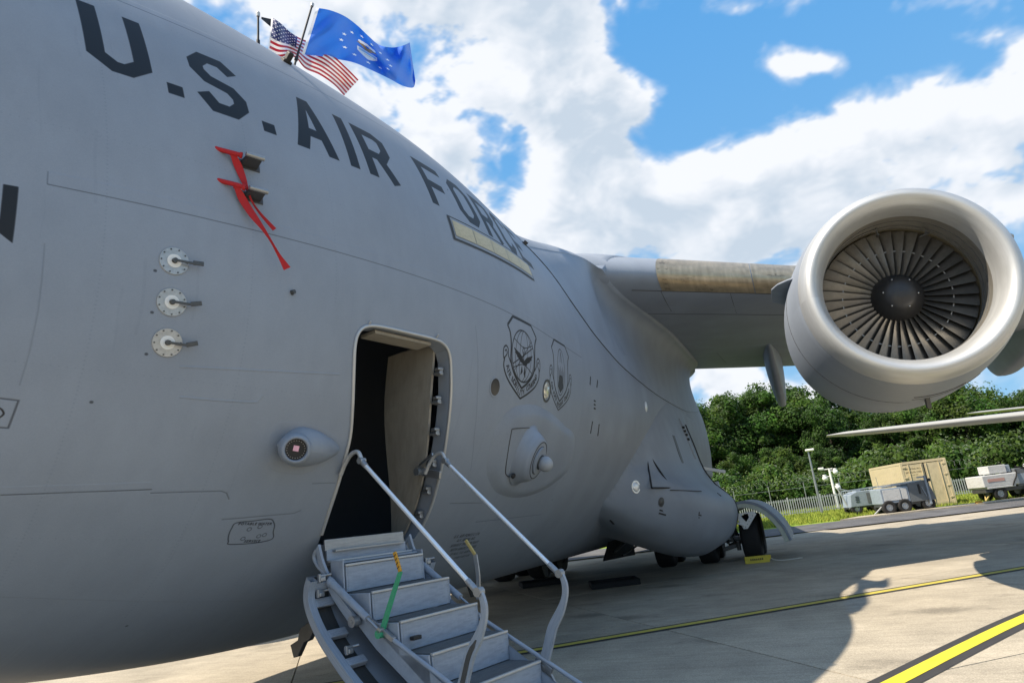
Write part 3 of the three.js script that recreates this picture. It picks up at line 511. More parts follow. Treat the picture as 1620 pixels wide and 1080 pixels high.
  for (const [px, py, l, a] of [[934, 602, .14, -.3], [945, 607, .14, -.5], [941, 634, .10, 0], [941, 640, .10, 0], [941, 646, .1, 0], [936, 676, .2, 0], [947, 680, .2, .2]]) onSkin('drain_slot', px, py, [['slot', bx(py > 630 && py < 650 ? l : .035, py > 630 && py < 650 ? .025 : l, .006).rotateZ(a), M.black]]);
  onSkin('marker_light', 1022, 643, [['lens', new THREE.SphereGeometry(.09, 16, 10).scale(1, 1.3, .3), M.chrome]]);
  onSkin('drain_mast', 461, 462, [['stub', rod(V(0, 0, 0), V(.01, 0, .03), .018), M.metalDark]]);
  onSkin('door_latch_pin', 583, 514, [['pin', rod(V(0, 0, 0), V(0, .03, .03), .008), M.nosing]]); onSkin('door_latch_pin', 690, 534, [['pin', rod(V(0, 0, 0), V(0, .03, .03), .008), M.nosing]]);
  // formation light: five pale panels in a dark frame
  const fl = group('formation_light', plane);
  const q = (x, p, o) => skinP(x, p * RAD, o), x0 = 6.42, x1 = 8.54, lo = x => lerp(10.9, 13.0, (x - x0) / (x1 - x0)), hi = x => lerp(15.2, 16.9, (x - x0) / (x1 - x0));
  const patch = (xa, xb, fa, fb, o, n = 10, m = 4) => { const s = grid(n, m, (i, j) => { const x = lerp(xa, xb, i / n); return q(x, lerp(fa(x), fb(x), j / m), o); }); return s; };
  mesh('frame', patch(x0 - .05, x1 + .05, x => lo(x) - .55, x => hi(x) + .55, .006), std(lin(.05, .055, .06), .7), fl);
  mesh('surround', patch(x0 - .015, x1 + .015, x => lo(x) - .15, x => hi(x) + .15, .010), M.skin, fl);
  const pm = std(lin(.62, .55, .36), .45, 0, { map: scuffTex });
  for (let k = 0; k < 5; k++) { const a = lerp(x0, x1, k / 5), b = lerp(x0, x1, (k + 1) / 5); mesh('light_panel', patch(a + .006, b - .006, x => lo(x) + .45, x => hi(x) - .45, .015), pm, fl); }
  // short mast on the crown and the notch lamp on the wing shoulder
  onSkin('crown_antenna', 829, 386, [['blade', rbx(.12, .02, .06, 0, 0, .03, .006), M.metalDark]]);
  onSkin('hatch_fitting', 452, 98, [['stand', merge([rbx(.06, .08, .13, 0, 0, .05, .02), rbx(.1, .08, .04, 0, 0, .01, .01)]), M.black]]);
}

// --- wing root fairing
const wingLE = z => z < 7 ? 13.9 + .68 * (z - 4.1) : 13.9 + .68 * 2.9 + .58 * (z - 7), wingTE = z => z < 7 ? 26.75 + .4 * (z - 3) : 28.35 + .12 * (z - 7);
const wingY = z => z < 7 ? 6.50 - .092 * (z - 4.1) : 6.233 - .07 * (z - 7);
function airfoil(t, tc) { return 5 * tc * (.2969 * Math.sqrt(t) - .126 * t - .3516 * t * t + .2843 * t ** 3 - .1036 * t ** 4); }
function wingPt(z, s) {                       // s 0..1 lower surface from TE to LE, 1..2 upper from LE to TE
  const low = s < 1, u = low ? 1 - s : s - 1, t = u * u * (3 - 2 * u) * .35 + u * u * .65, c = wingTE(z) - wingLE(z), tc = lerp(.118, .10, Math.min(1, Math.max(0, (z - 3) / 20)));
  const th = airfoil(t, tc) * c, cam = .012 * c * 4 * t * (1 - t) * (z < 8 ? 1 : .8);
  return V(wingLE(z) + t * c, wingY(z) + cam + t * .13 + (low ? -th * .86 : th * 1.08), z);
}
const wingLow = (x, z) => { const c = wingTE(z) - wingLE(z), t = Math.min(1, Math.max(0, (x - wingLE(z)) / c)), tc = lerp(.118, .10, Math.min(1, Math.max(0, (z - 3) / 20))), cam = .012 * c * 4 * t * (1 - t); return { lo: wingY(z) + cam + t * .13 - airfoil(t, tc) * c * .86, hi: wingY(z) + cam + t * .13 + airfoil(t, tc) * c * 1.08 }; };
{
  const seam = table([[9.5, 31], [9.75, 30], [10.2, 24.6], [10.6, 16.5], [11.6, 9.1], [13.45, 4.4], [16.65, 2.6], [20.65, 3.9], [23.85, 8.4], [27, 18], [29.5, 40]]);
  const tipZ = table([[9.5, 2.92], [10.4, 2.765], [11.2, 2.87], [11.9, 3.02], [12.5, 3.16], [13.1, 3.28], [14.2, 3.5], [16, 3.8], [18, 3.92], [24, 3.75], [27, 3.3], [29.5, 2.5]]);
  const tipY = table([[9.5, 5.98], [10.4, 6.23], [11.2, 6.40], [11.9, 6.53], [12.5, 6.59], [13.2, 6.55]]);
  const nx = 110, na = 16, nb = 4, nc = 14, n = na + nb + nc;
  const herm = (p0, t0, p1, t1, t) => p0.clone().multiplyScalar(2 * t ** 3 - 3 * t * t + 1).addScaledVector(t0, t ** 3 - 2 * t * t + t).addScaledVector(p1, -2 * t ** 3 + 3 * t * t).addScaledVector(t1, t ** 3 - t * t);
  const G = grid(nx, n, (i, j) => {
    const x = lerp(9.5, 29.5, Math.pow(i / nx, 1.1)), p0 = skinP(x, seam(x) * RAD, .012), zt = tipZ(x);
    const w = sstep(12.6, 14.2, x), xl = wingLE(zt); let lo, hi;
    if (x < xl) { lo = hi = x < 13.2 ? tipY(x) : wingY(zt); } else if (x < wingTE(zt)) { const q = wingLow(x, zt); lo = q.lo; hi = q.hi; } else { lo = hi = lerp(6.62, 6.7, (x - wingTE(zt)) / 3); }
    const blend = sstep(9.5, 13, x), pl = V(x, lo - .008, zt), ph = V(x, hi + .008, zt), sp = seam(x) * RAD;
    const d0 = skinP(x, sp + .02).sub(skinP(x, sp - .02)).normalize().multiplyScalar(pl.distanceTo(p0) * 1.15);
    const tphi = Math.atan2(lo - AX, zt), e0 = V(0, Math.cos(tphi), -Math.sin(tphi)), b2 = sstep(11.6, 13.8, x), outv = e0.clone().lerp(V(0, .06, 1), b2).multiplyScalar(pl.distanceTo(p0) * lerp(.9, 1.0, blend));
    if (j <= na) return herm(p0, d0, pl, outv, j / na);
    if (j <= na + nb) return pl.clone().lerp(ph, (j - na) / nb);
    const t = (j - na - nb) / nc, ca = lerp(50, 86, sstep(9.6, 15, x)) * RAD, crown = skinP(x, ca, .012 + .14 * sstep(12.5, 15, x) * (1 - sstep(25, 29, x))), L = crown.distanceTo(ph), e = skinP(x, ca + .02).sub(skinP(x, ca - .02)).normalize();
    return herm(ph, e0.clone().lerp(V(0, .45, -.9), b2).normalize().multiplyScalar(L * .9), crown, e.multiplyScalar(L * .9), t);
  }, (i, j, p) => [p.x / 3, (p.y + p.z) / 3]);
  mesh('wing_root_fairing', G, M.skin, plane);
  const seamPts = []; for (let x = 9.75; x < 27; x += .4) seamPts.push(skinP(x, seam(x) * RAD, .006)); mesh('fairing_seam', tube(seamPts, .008, 120, 5), M.metalDark, plane);
  onSkinWorld('fairing_port', V(11.62, 6.12, 3.06));
  function onSkinWorld(name, p) { const g = group(name, plane, p); const d = EYE.clone().sub(p).normalize(); mesh('opening', rbx(.16, .18, .05, 0, 0, 0, .05), M.black, g); g.lookAt(p.clone().add(V(-.35, -.1, 1))); }
}
// --- wing
{
  const N = 64, zs = [2.4, 3.0, 3.6, 4.3, 5, 6, 7, 8.5, 10.5, 13, 16, 19, 22, 24.6, 25.6];
  const G = grid(zs.length - 1, N, (i, j) => wingPt(zs[i], j / N * 2), (i, j, p) => [p.x / 3, p.z / 3]);
  const wing = mesh('wing', G, M.skin, plane);
  const capG = new THREE.BufferGeometry().setFromPoints((() => { const a = []; for (let j = 0; j < N; j++) { a.push(wingPt(25.6, j / N * 2), wingPt(25.6, (j + 1) / N * 2), wingPt(25.6, 1).lerp(wingPt(25.6, 0), .5)); } return a; })()); capG.computeVertexNormals(); mesh('wing_tip', capG, M.skin, wing);
  // weathered bare leading edge beyond the painted inboard piece
  const slatTex = noiseTex(512, (u, v) => { const s = fbm(u * 10, v * 14, 3, 6, .62), st = fbm(u * 40, v * 5, 5, 4), sp = sstep(.60, .78, fbm(u * 26, v * 26, 12, 4, .65)); const a = 214 + (s - .5) * 46 + (st - .5) * 50 - sp * 60 * sstep(.35, .8, fbm(u * 3, v * 2, 4, 3)); return [a * 1.0, a * .95, a * .87].map(cl8); });
  const slat = (z0, z1, s0, s1, off, mat, name, k = 1) => { const n = 10, m = 16; const g = grid(n, m, (i, j) => { const z = lerp(z0, z1, i / n), s = lerp(s0, s1, j / m), p = wingPt(z, s), a = wingPt(z, s - .004), b = wingPt(z, s + .004), t = b.sub(a).normalize(), nn = V(t.y, -t.x, 0); return p.addScaledVector(nn, -off); }, (i, j, p) => [p.z / 2.2, j / m]); return mesh(name, g, mat, wing); };
  for (const sg of [1]) {
    slat(4.28, 6.1, .865, 1.30, .008, std(lin(.66, .60, .50), .40, .7, { map: slatTex }), 'leading_edge_slat');
    slat(6.12, 7.6, .865, 1.30, .008, std(lin(.66, .60, .50), .40, .7, { map: slatTex }), 'leading_edge_slat');
    slat(8.4, 13, .865, 1.30, .008, std(lin(.66, .60, .50), .40, .7, { map: slatTex }), 'leading_edge_slat');
  }
  const edge = (za, zb, s, r = .008) => tube([0, .25, .5, .75, 1].map(t => wingPt(lerp(za, zb, t), s).add(V(0, -.002, 0))), r, 20, 5);
  for (const q of [edge(3.7, 7.6, .862, .010), edge(3.7, 7.6, .70, .005), tube([.86, .80, .72].map(s => wingPt(4.25, s)), .007, 10, 5), tube([.86, .80, .71].map(s => wingPt(5.6, s)), .006, 10, 5), tube([.3, .2, .1].map(s => wingPt(4.6, s)), .006, 10, 5)]) mesh('panel_seam', q, M.metalDark, wing);
  // flap fairings: deep narrow canoes under the trailing edge
  for (const [z, drop, wd] of [[6.15, 1.75, .36], [13.5, 1.25, .62]]) {
    const x0 = wingTE(z) - 8, x1 = wingTE(z) + .6;
    const g = grid(36, 28, (i, j) => { const t = i / 36, a = j / 28 * 2 * Math.PI, x = lerp(x0, x1, t), top = wingLow(Math.min(x, wingTE(z) - .1), z).lo + .25; const d = drop * Math.pow(Math.sin(Math.min(1, t * 1.12) * Math.PI * .5), 1.5) * (t > .86 ? Math.sqrt(Math.max(0, 1 - ((t - .86) / .14) ** 2)) : 1), w = wd * Math.pow(Math.sin(Math.min(1, .02 + t * 1.3) * Math.PI / 2), .8) * (t > .9 ? Math.sqrt(Math.max(.0, 1 - ((t - .9) / .1) ** 2)) : 1); const c = Math.cos(a), s = Math.sin(a); return V(x, top - d * .5 + (d * .5 + .1) * s, z + w * Math.sign(c) * Math.pow(Math.abs(c), .4) * lerp(.5, 1.0, (s + 1) / 2)); }, (i, j, p) => [p.x / 3, p.y / 3], true);
    mesh('flap_fairing', g, M.skin, wing);
  }
}
// --- the inboard engine
{
  const EX = 9.84, EY = 4.18, EZ = 8.02, toMat = new THREE.Matrix4().makeRotationY(.055).multiply(new THREE.Matrix4().makeBasis(V(0, 1, 0), V(1, 0, 0), V(0, 0, -1))).setPosition(EX, EY, EZ);   // lathe axis y -> aft
  const eng = group('engine_nacelle', plane);
  const lathe = (pts, seg = 96) => new THREE.LatheGeometry(new THREE.CatmullRomCurve3(pts.map(p => V(p[0], p[1], 0)), false, 'centripetal').getPoints(pts.length * 5).map(p => new THREE.Vector2(p.x, p.y)), seg).applyMatrix4(toMat);
  mesh('cowl', lathe([[1.335, .32], [1.37, .5], [1.42, .9], [1.455, 1.5], [1.45, 2.3], [1.38, 3.2], [1.22, 4.2], [1.06, 4.9]]), M.skin, eng);
  const lipTex = noiseTex(512, (u, v) => { const n = 222 + (fbm(u * 14, v * 6, 3, 5, .6) - .5) * 40 + (fbm(u * 3, v * 60, 9, 3) - .5) * 16; return [n, n * .99, n * .97].map(cl8); });
  mesh('inlet_lip', lathe([[1.335, .318], [1.318, .20], [1.285, .09], [1.235, .022], [1.18, 0], [1.12, .03], [1.06, .12], [1.025, .26], [1.01, .40]]), std(lin(.66, .695, .74), .46, .5, { map: lipTex }), eng);
  mesh('inlet_duct', lathe([[1.01, .402], [1.006, .5], [1.012, .7], [1.022, .90]]), std(lin(.40, .385, .35), .42, .6, { map: scuffTex }), eng);
  mesh('fan_case_ring', lathe([[1.024, .902], [1.03, .98], [1.03, 1.28], [1.03, 2.3]]), std(lin(.40, .36, .26), .5, .5, { map: scuffTex }), eng);
  mesh('duct_seam', [tubeRing(1.004, .56), tubeRing(1.012, .76), tubeRing(1.02, .89)], M.metalDark, eng);
  function tubeRing(r, s) { return new THREE.TorusGeometry(r, .006, 6, 80).rotateX(Math.PI / 2).translate(0, s, 0).applyMatrix4(toMat); }
  // spinner
  const matSpin = std(lin(.045, .046, .05), .42, .3, { map: grainTex });
  mesh('spinner', lathe([[.002, .60], [.10, .615], [.19, .66], [.26, .75], [.32, .88], [.35, 1.0], [.352, 1.12]], 64), matSpin, eng);
  for (let i = 0; i < 6; i++) { const a = i / 6 * 2 * Math.PI + .3; mesh('spinner_bolt', new THREE.SphereGeometry(.012, 8, 6).translate(Math.cos(a) * .215, .685, Math.sin(a) * .215).applyMatrix4(toMat), M.nosing, eng); }
  // fan: 36 twisted blades with part-span shrouds
  const nB = 36, blade = (() => {
    const nr = 8, nc = 4, P = [], I = [], UV = [];
    const pt = (r, c, side) => { const t = (r - .335) / .67, st = lerp(.42, 1.13, Math.pow(t, .8)), ch = lerp(.22, .33, t), q = (c - .5) * ch, camb = .16 * ch * (1 - (2 * c - 1) ** 2) * (1 - .55 * t), nn = camb + side * .006; const ax = q * Math.cos(st) - nn * Math.sin(st), tg = q * Math.sin(st) + nn * Math.cos(st), a = tg / r; return [r * Math.cos(a), 1.03 + ax, r * Math.sin(a)]; };
    for (const side of [-1, 1]) for (let i = 0; i <= nr; i++) for (let j = 0; j <= nc; j++) { P.push(...pt(.335 + .67 * i / nr, j / nc, side * (j === 0 || j === nc ? .15 : 1))); UV.push(j / nc, i / nr); }
    const row = nc + 1, half = (nr + 1) * row; for (let s = 0; s < 2; s++) for (let i = 0; i < nr; i++) for (let j = 0; j < nc; j++) { const a = s * half + i * row + j, b = a + 1, c = a + row, d = c + 1; s ? I.push(a, c, b, b, c, d) : I.push(a, b, c, b, d, c); }
    const g = new THREE.BufferGeometry(); g.setAttribute('position', new THREE.Float32BufferAttribute(P, 3)); g.setAttribute('uv', new THREE.Float32BufferAttribute(UV, 2)); g.setIndex(I); g.computeVertexNormals(); return g;
  })();
  const clip = bx(.014, .012, .05).translate(.70, .975, 0);
  const bladeMats = [0, 1, 2].map(k => std(lin(.215 + k * .03, .212 + k * .03, .21 + k * .028), .34, .8, { map: scuffTex })), clipMat = std(lin(.27, .26, .245), .4, .6);
  for (let i = 0; i < nB; i++) { const R = new THREE.Matrix4().makeRotationY(i / nB * 2 * Math.PI); const m = mesh('fan_blade', blade, bladeMats[i % 3], eng); m.applyMatrix4(toMat.clone().multiply(R)); const s = mesh('blade_shroud', clip, clipMat, eng); s.applyMatrix4(toMat.clone().multiply(R)); }
  mesh('stator_back', new THREE.RingGeometry(.3, 1.03, 48).rotateX(-Math.PI / 2).translate(0, 2.28, 0).applyMatrix4(toMat), std(lin(.28, .27, .25), .5, .5), eng);
  mesh('hub_drum', lathe([[.352, 1.13], [.38, 1.3], [.42, 2.27]], 48), std(lin(.28, .27, .25), .5, .5), eng);
  mesh('rear_core', lathe([[1.06, 4.9], [.95, 4.9], [.9, 4.5]]), M.metalDark, eng); mesh('exhaust_cone', lathe([[.9, 4.0], [.8, 5.2], [.66, 6.2], [.5, 6.3], [.02, 7.2]]), M.metalDark, eng);
  mesh('duct_probe', [rod(V(1.0, .70, .08), V(.90, .72, .08), .011), rod(V(.90, .68, .08), V(.90, .78, .08), .014)].map(g => g.applyMatrix4(toMat)), M.metalDark, eng);
  mesh('duct_probe', [rod(V(.84, .72, -.54), V(.76, .74, -.49), .011), rod(V(.76, .68, -.53), V(.76, .76, -.43), .014)].map(g => g.applyMatrix4(toMat)), M.metalDark, eng);
  // strakes
  for (const [ang, len, h] of [[158, 1.2, .42], [21, 1.2, .42]]) {
    const a = ang * RAD, er = V(0, Math.sin(a), Math.cos(a)), c0 = V(EX, EY, EZ);
    const pts = []; const poly = [[.45, 0], [.62, .06], [.85, .19], [1.15, .33], [1.5, .43], [2.0, .45], [2.3, .44], [2.36, .0]];
    const g = plate(poly.map(([s, r]) => [s, r + 1.34]), .03, new THREE.Matrix4().makeBasis(V(1, 0, 0), er, V(1, 0, 0).cross(er)).setPosition(c0)); mesh('strake', g, M.skin, eng);
  }
  // pylon
  const py = grid(26, 20, (i, j) => { const t = i / 26, x = lerp(EX + 1.6, 22, t), topY = x < wingLE(EZ) + .4 ? lerp(EY + 1.36, wingY(EZ) + .15, Math.max(0, (x - EX - 1.6) / (wingLE(EZ) + .4 - EX - 1.6))) : wingLow(x, EZ).lo + .2, botY = x < EX + 4.4 ? EY + .9 : lerp(EY + .9, wingLow(Math.min(x, 22), EZ).lo, sstep(EX + 4.4, 22, x)); const a = j / 20 * 2 * Math.PI, w = .26 * Math.pow(Math.sin(Math.max(.02, Math.min(1, t * 1.1)) * Math.PI), .5) + .02; return V(x, (topY + botY) / 2 + (topY - botY) / 2 * Math.sin(a), EZ + w * Math.sign(Math.cos(a)) * Math.sqrt(Math.abs(Math.cos(a)))); }, (i, j, p) => [p.x / 3, p.y / 3], true);
  mesh('pylon', py, M.skin, eng);
  const band = (r, s, a0, a1) => tube(Array.from({ length: 9 }, (_, i) => { const a = lerp(a0, a1, i / 8) * RAD; return V(Math.sin(a) * r, s, -Math.cos(a) * r).applyMatrix4(toMat); }), .006, 24, 5);
  mesh('cowl_seam', [band(1.448, 1.3, 150, 275), band(1.428, .95, 265, 292), band(1.436, 1.1, 265, 292), band(1.44, 1.15, 295, 303)], M.metalDark, eng);
  mesh('drain_mast', bar(V(EX + 1.2, EY - 1.4, EZ + .02), V(EX + 1.26, EY - 1.56, EZ + .02), .06, .1, .01), M.metalDark, eng);
}
// --- gear pod
{
  const dOf = table([[-66, 0], [-61, .03], [-54.8, .82], [-49.5, 1.5], [-44.9, 1.8], [-38.5, 1.96], [-33.4, 1.87], [-29.1, 1.60], [-26.7, 1.05], [-21.8, .61], [-14, .31], [-6, .10], [-1, .02], [3, 0]]);
  const xs = table([[-66, 16.5], [-60, 15.6], [-52.8, 14.76], [-46, 13.7], [-41, 13.38], [-34, 13.58], [-24.7, 14.14], [-16, 14.91], [-2.3, 16.8], [3, 18]]);
  const bay = ph => sstep(-30, -24, ph);
  const f = (x, ph) => {
    const t = Math.min(1, Math.max(0, (x - xs(ph)) / (18.7 - xs(ph)))), rise = t <= 0 ? 0 : (1 - (1 - t) ** 2) * .8 + .2 * t;
    let k = rise; const bk = bay(ph) * .32 + .04; if (x > 20.45) k *= bk; else if (x > 20.3) k *= lerp(1, bk, (x - 20.3) / .15);
    if (x > 25.5) k *= 1 - sstep(26, 31, x); return dOf(ph) * k;
  };
  const X = []; for (let x = 13.3; x < 20.3; x += .1) X.push(x); X.push(20.3, 20.36, 20.45); for (let x = 20.7; x < 25.2; x += .5) X.push(x); X.push(25.2, 25.35, 25.5); for (let x = 26; x <= 31; x += .5) X.push(x);
  const nphi = 84, g = grid(X.length - 1, nphi, (i, j) => { const x = X[i], ph = lerp(-66, 3, j / nphi), d = f(x, ph); return skinP(x, ph * RAD, (d > .002 ? d : -.02) + .002); }, (i, j, p) => [p.x / 3, (p.y + p.z) / 3]);
  const pod = mesh('gear_pod', g, M.skin, plane);
  const on = (x, ph, o = .004) => skinP(x, ph * RAD, f(x, ph) + o);
  const rim = []; for (let ph = -24; ph <= -3; ph += 1.5) rim.push(on(19.2, ph, .01));
  mesh('actuator_rail', tube(rim.filter((_, i) => i > 2), .035, 40, 6), M.metal, pod);
  const rim2 = []; for (let ph = -27; ph <= -4; ph += 1.5) rim2.push(on(20.1, ph, .006)); mesh('door_gap', tube(rim2, .03, 40, 6), M.black, pod);
  const rim3 = []; for (let ph = -40; ph <= -20; ph += 1.5) rim3.push(on(20.25, ph, .006)); mesh('door_gap', tube(rim3, .018, 40, 6), M.black, pod);
  for (const ph of [-7, -8.6, -10.2, -12]) mesh('linkage', rbx(.08, .07, .07, 0, 0, 0, .015).translate(...on(19.2, ph, .03).toArray()), M.black, pod);
  const st0 = atX(1101, 739, 20.2); mesh('door_prop', bar(st0, atX(1148, 746, 20.4), .05, .09, .015), M.white, pod);
  const marks = (name, px, py, X0, geo, m) => { // place on pod by marching the pixel ray
    const d = ray(px, py); let lo = 12; for (let x = 13; x < 20.3; x += .02) { const p = atX(px, py, x), ph = Math.atan2(p.y - AX, p.z) / RAD, r = Math.hypot(p.y - AX, p.z); if (r < RR + f(x, ph)) { lo = x; break; } }
    const p = atX(px, py, lo), ph = Math.atan2(p.y - AX, p.z) / RAD, a = on(lo + .05, ph).sub(on(lo - .05, ph)).normalize(), u = on(lo, ph + .5).sub(on(lo, ph - .5)).normalize(), n = a.clone().cross(u).normalize(); const q = mesh(name, geo, m, pod); q.applyMatrix4(new THREE.Matrix4().makeBasis(a, u, n).setPosition(p.addScaledVector(n, .004))); return q;
  };
  marks('pod_lamp', 1006, 770, 0, merge([ringG(.10, .13, 0), new THREE.SphereGeometry(.1, 20, 10).scale(1, 1, .35)]), M.chrome); marks('pod_lamp', 1046, 794, 0, merge([ringG(.08, .1, 0), new THREE.SphereGeometry(.08, 20, 10).scale(1, 1, .3)]), M.metalDark);
  marks('door_outline', 1033, 744, 0, tube([V(-.5, -.42, 0), V(.4, -.42, 0), V(.1, .5, 0), V(-.5, -.42, 0)].flatMap((p, i, a) => i < 3 ? [p, p.clone().lerp(a[i + 1], .5), p.clone().lerp(a[i + 1], .98)] : [p]), .02, 40, 5).translate(0, 0, .02), M.black);
  marks('vent', 1074, 715, 0, rbx(.22, .85, .02, 0, 0, 0, .01), M.metalDark); marks('seam', 1086, 776, 0, bx(1.5, .02, .006), M.black);
  [[1049, 808], [1048, 813], [1049, 818], [1109, 815], [1109, 819]].forEach(([a, b]) => marks('stencil', a, b, 0, bx(.26, .035, .004), M.black)); marks('latch', 1106, 811, 0, bx(.05, .05, .01), M.black); marks('latch', 966, 823, 0, bx(.28, .04, .01), M.black); marks('latch', 1138, 782, 0, bx(.06, .12, .01), M.black);
  // open outer gear door: a curved shell, pale inside
  const arc = [[4.2, 1.5], [4.45, 1.6], [4.78, 1.56], [5.1, 1.38], [5.35, 1.1], [5.52, .8], [5.62, .47]].map(p => V(p[0], p[1], 0)), cv = new THREE.CatmullRomCurve3(arc).getPoints(24);
  const off = (o) => cv.map((p, i) => { const t = cv[Math.min(i + 1, 24)].clone().sub(cv[Math.max(i - 1, 0)]).normalize(); return V(p.x + t.y * o, p.y - t.x * o, 0); });
  const shell = (o0, o1, x0, x1) => { const a = off(o0), b = off(o1), s = new THREE.Shape([...a, ...b.reverse()].map(p => new THREE.Vector2(p.x, p.y))); return new THREE.ExtrudeGeometry(s, { depth: x1 - x0, bevelEnabled: true, bevelSize: .008, bevelThickness: .008, bevelSegments: 1, steps: 1 }).applyMatrix4(new THREE.Matrix4().makeBasis(V(0, 0, 1), V(0, 1, 0), V(-1, 0, 0)).setPosition(x1, 0, 0)); };
  const gd = group('gear_door', plane); mesh('outer_skin', shell(-.03, .03, 20.95, 24.4), M.skin, gd); mesh('inner_liner', shell(.032, .15, 20.965, 24.3), M.paleInner, gd); 
  const tri = new THREE.Matrix4().makeBasis(V(0, 0, 1), V(0, 1, 0), V(-1, 0, 0)).setPosition(21.0, 0, 0); const hole = (x, y, r) => Array.from({ length: 10 }, (_, i) => [x + Math.cos(i / 10 * 6.283) * r, y + Math.sin(i / 10 * 6.283) * r]);
  mesh('hinge_bracket', plate([[4.25, 1.38], [4.42, 1.3], [4.80, 1.32], [4.86, 1.24], [4.56, .88], [4.46, .88]], .03, tri, [[[4.45, 1.22], [4.52, 1.29], [4.64, 1.28], [4.66, 1.18], [4.56, 1.06]], hole(4.51, .93, .018), hole(4.58, 1.0, .016), hole(4.64, 1.07, .016), hole(4.70, 1.14, .016), hole(4.76, 1.21, .016)]), M.white, gd);
  mesh('push_rod', bar(V(20.9, 1.13, 4.12), V(20.97, .98, 4.5), .05, .05, .01), M.white, gd);
  // wheels: two rows of three, and the struts
  const tyre = new THREE.LatheGeometry([[.30, -.2], [.36, -.235], [.5, -.26], [.585, -.245], [.615, -.19], [.622, -.1], [.622, .1], [.615, .19], [.585, .245], [.5, .26], [.36, .235], [.30, .2]].map(p => new THREE.Vector2(...p)), 56).rotateX(Math.PI / 2), hub = new THREE.LatheGeometry([[.0, .12], [.1, .14], [.14, .06], [.26, .05], [.31, .19], [.31, -.19], [.0, -.1]].map(p => new THREE.Vector2(...p)), 32).rotateX(Math.PI / 2);
  for (const x of [21.75, 23.45]) for (const z of [4.56, 3.3, 2.05]) { const w = group('main_wheel', plane, V(x, .615, z)); mesh('tyre', tyre, M.rubber, w); mesh('hub', hub, M.metal, w); }
  for (const x of [21.75, 23.45]) { const s = group('main_gear_strut', plane); mesh('axle', rod(V(x, .6, 1.8), V(x, .6, 4.6), .07), M.metal, s); mesh('leg', rod(V(x, .6, 3.93), V(x + .05, 2.3, 3.6), .13, .16), M.metal, s); mesh('drag_link', bar(V(x - .1, .5, 3.9), V(x - .5, 1.5, 3.9), .08, .1, .02), M.metalDark, s); mesh('brake_line', tube([V(x - .3, 1.5, 4.1), V(x - .45, 1.0, 4.05), V(x - .3, .55, 4.12), V(x - .1, .5, 4.2)], .02, 20, 6), M.metalDark, s); mesh('torque_link', [bar(V(x - .35, .35, 3.75), V(x - .3, .45, 4.2), .06, .12, .02), rod(V(x - .35, .3, 4.2), V(x - .35, .55, 4.2), .06)], M.metalDark, s); }
  // dark doors and arms hanging under the belly
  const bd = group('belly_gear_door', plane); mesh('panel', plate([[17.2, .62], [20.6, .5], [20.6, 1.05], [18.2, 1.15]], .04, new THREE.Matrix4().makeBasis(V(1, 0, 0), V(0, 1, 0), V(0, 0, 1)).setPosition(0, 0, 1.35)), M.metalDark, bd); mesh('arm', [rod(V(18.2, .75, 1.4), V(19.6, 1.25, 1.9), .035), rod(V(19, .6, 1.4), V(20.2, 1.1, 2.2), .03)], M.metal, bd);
  for (const [x, z] of [[12.5, 0], [15.6, .4], [17.5, .1]]) { const s = group('belly_antenna', plane); mesh('blade', plate([[-.2, 0], [.2, 0], [.12, -.3], [-.02, -.3]], .03, new THREE.Matrix4().setPosition(x, AX - RR + .05, z)), M.metalDark, s); }
}
// --- the far side: wing, fairing, pod, engine and wheels mirrored
{
  const mirror = g => { const q = (g.index ? g.toNonIndexed() : g.clone()).scale(1, 1, -1); for (const a of Object.values(q.attributes)) { const n = a.itemSize, t = a.array; for (let i = 0; i < a.count; i += 3) for (let k = 0; k < n; k++) { const b = t[(i + 1) * n + k]; t[(i + 1) * n + k] = t[(i + 2) * n + k]; t[(i + 2) * n + k] = b; } } const N = q.attributes.normal; if (N) q.computeVertexNormals(); return q; };
  for (const c of [...plane.children]) {
    if (['wing', 'wing_root_fairing', 'gear_pod'].includes(c.name)) mesh(c.name, mergeVertices(mirror(c.geometry)), M.skin, plane).geometry.computeVertexNormals();
    if (c.name === 'engine_nacelle') { const e = group('engine_nacelle', plane); for (const p of c.children) if (['cowl', 'inlet_lip', 'inlet_duct', 'pylon', 'stator_back', 'exhaust_cone'].includes(p.name)) mesh(p.name, mirror(p.geometry), p.material, e); }
    if (c.name === 'main_wheel' || c.name === 'main_gear_strut') { const w = c.clone(); w.position.z = c.name === 'main_wheel' ? -c.position.z : -6.4; plane.add(w); }
  }
}
// --- nose gear (hidden from the photograph's side by the body) and tail
{
  const ng = group('nose_gear', plane); mesh('leg', rod(V(2.3, .4, 0), V(2.1, 1.6, 0), .1), M.metal, ng);
  const ty = new THREE.TorusGeometry(.33, .14, 16, 36); for (const s of [-.24, .24]) { mesh('tyre', ty.clone().translate(2.3, .47, s), M.rubber, ng); mesh('hub', new THREE.CylinderGeometry(.2, .2, .1, 20).rotateX(Math.PI / 2).translate(2.3, .47, s), M.metal, ng); }
}
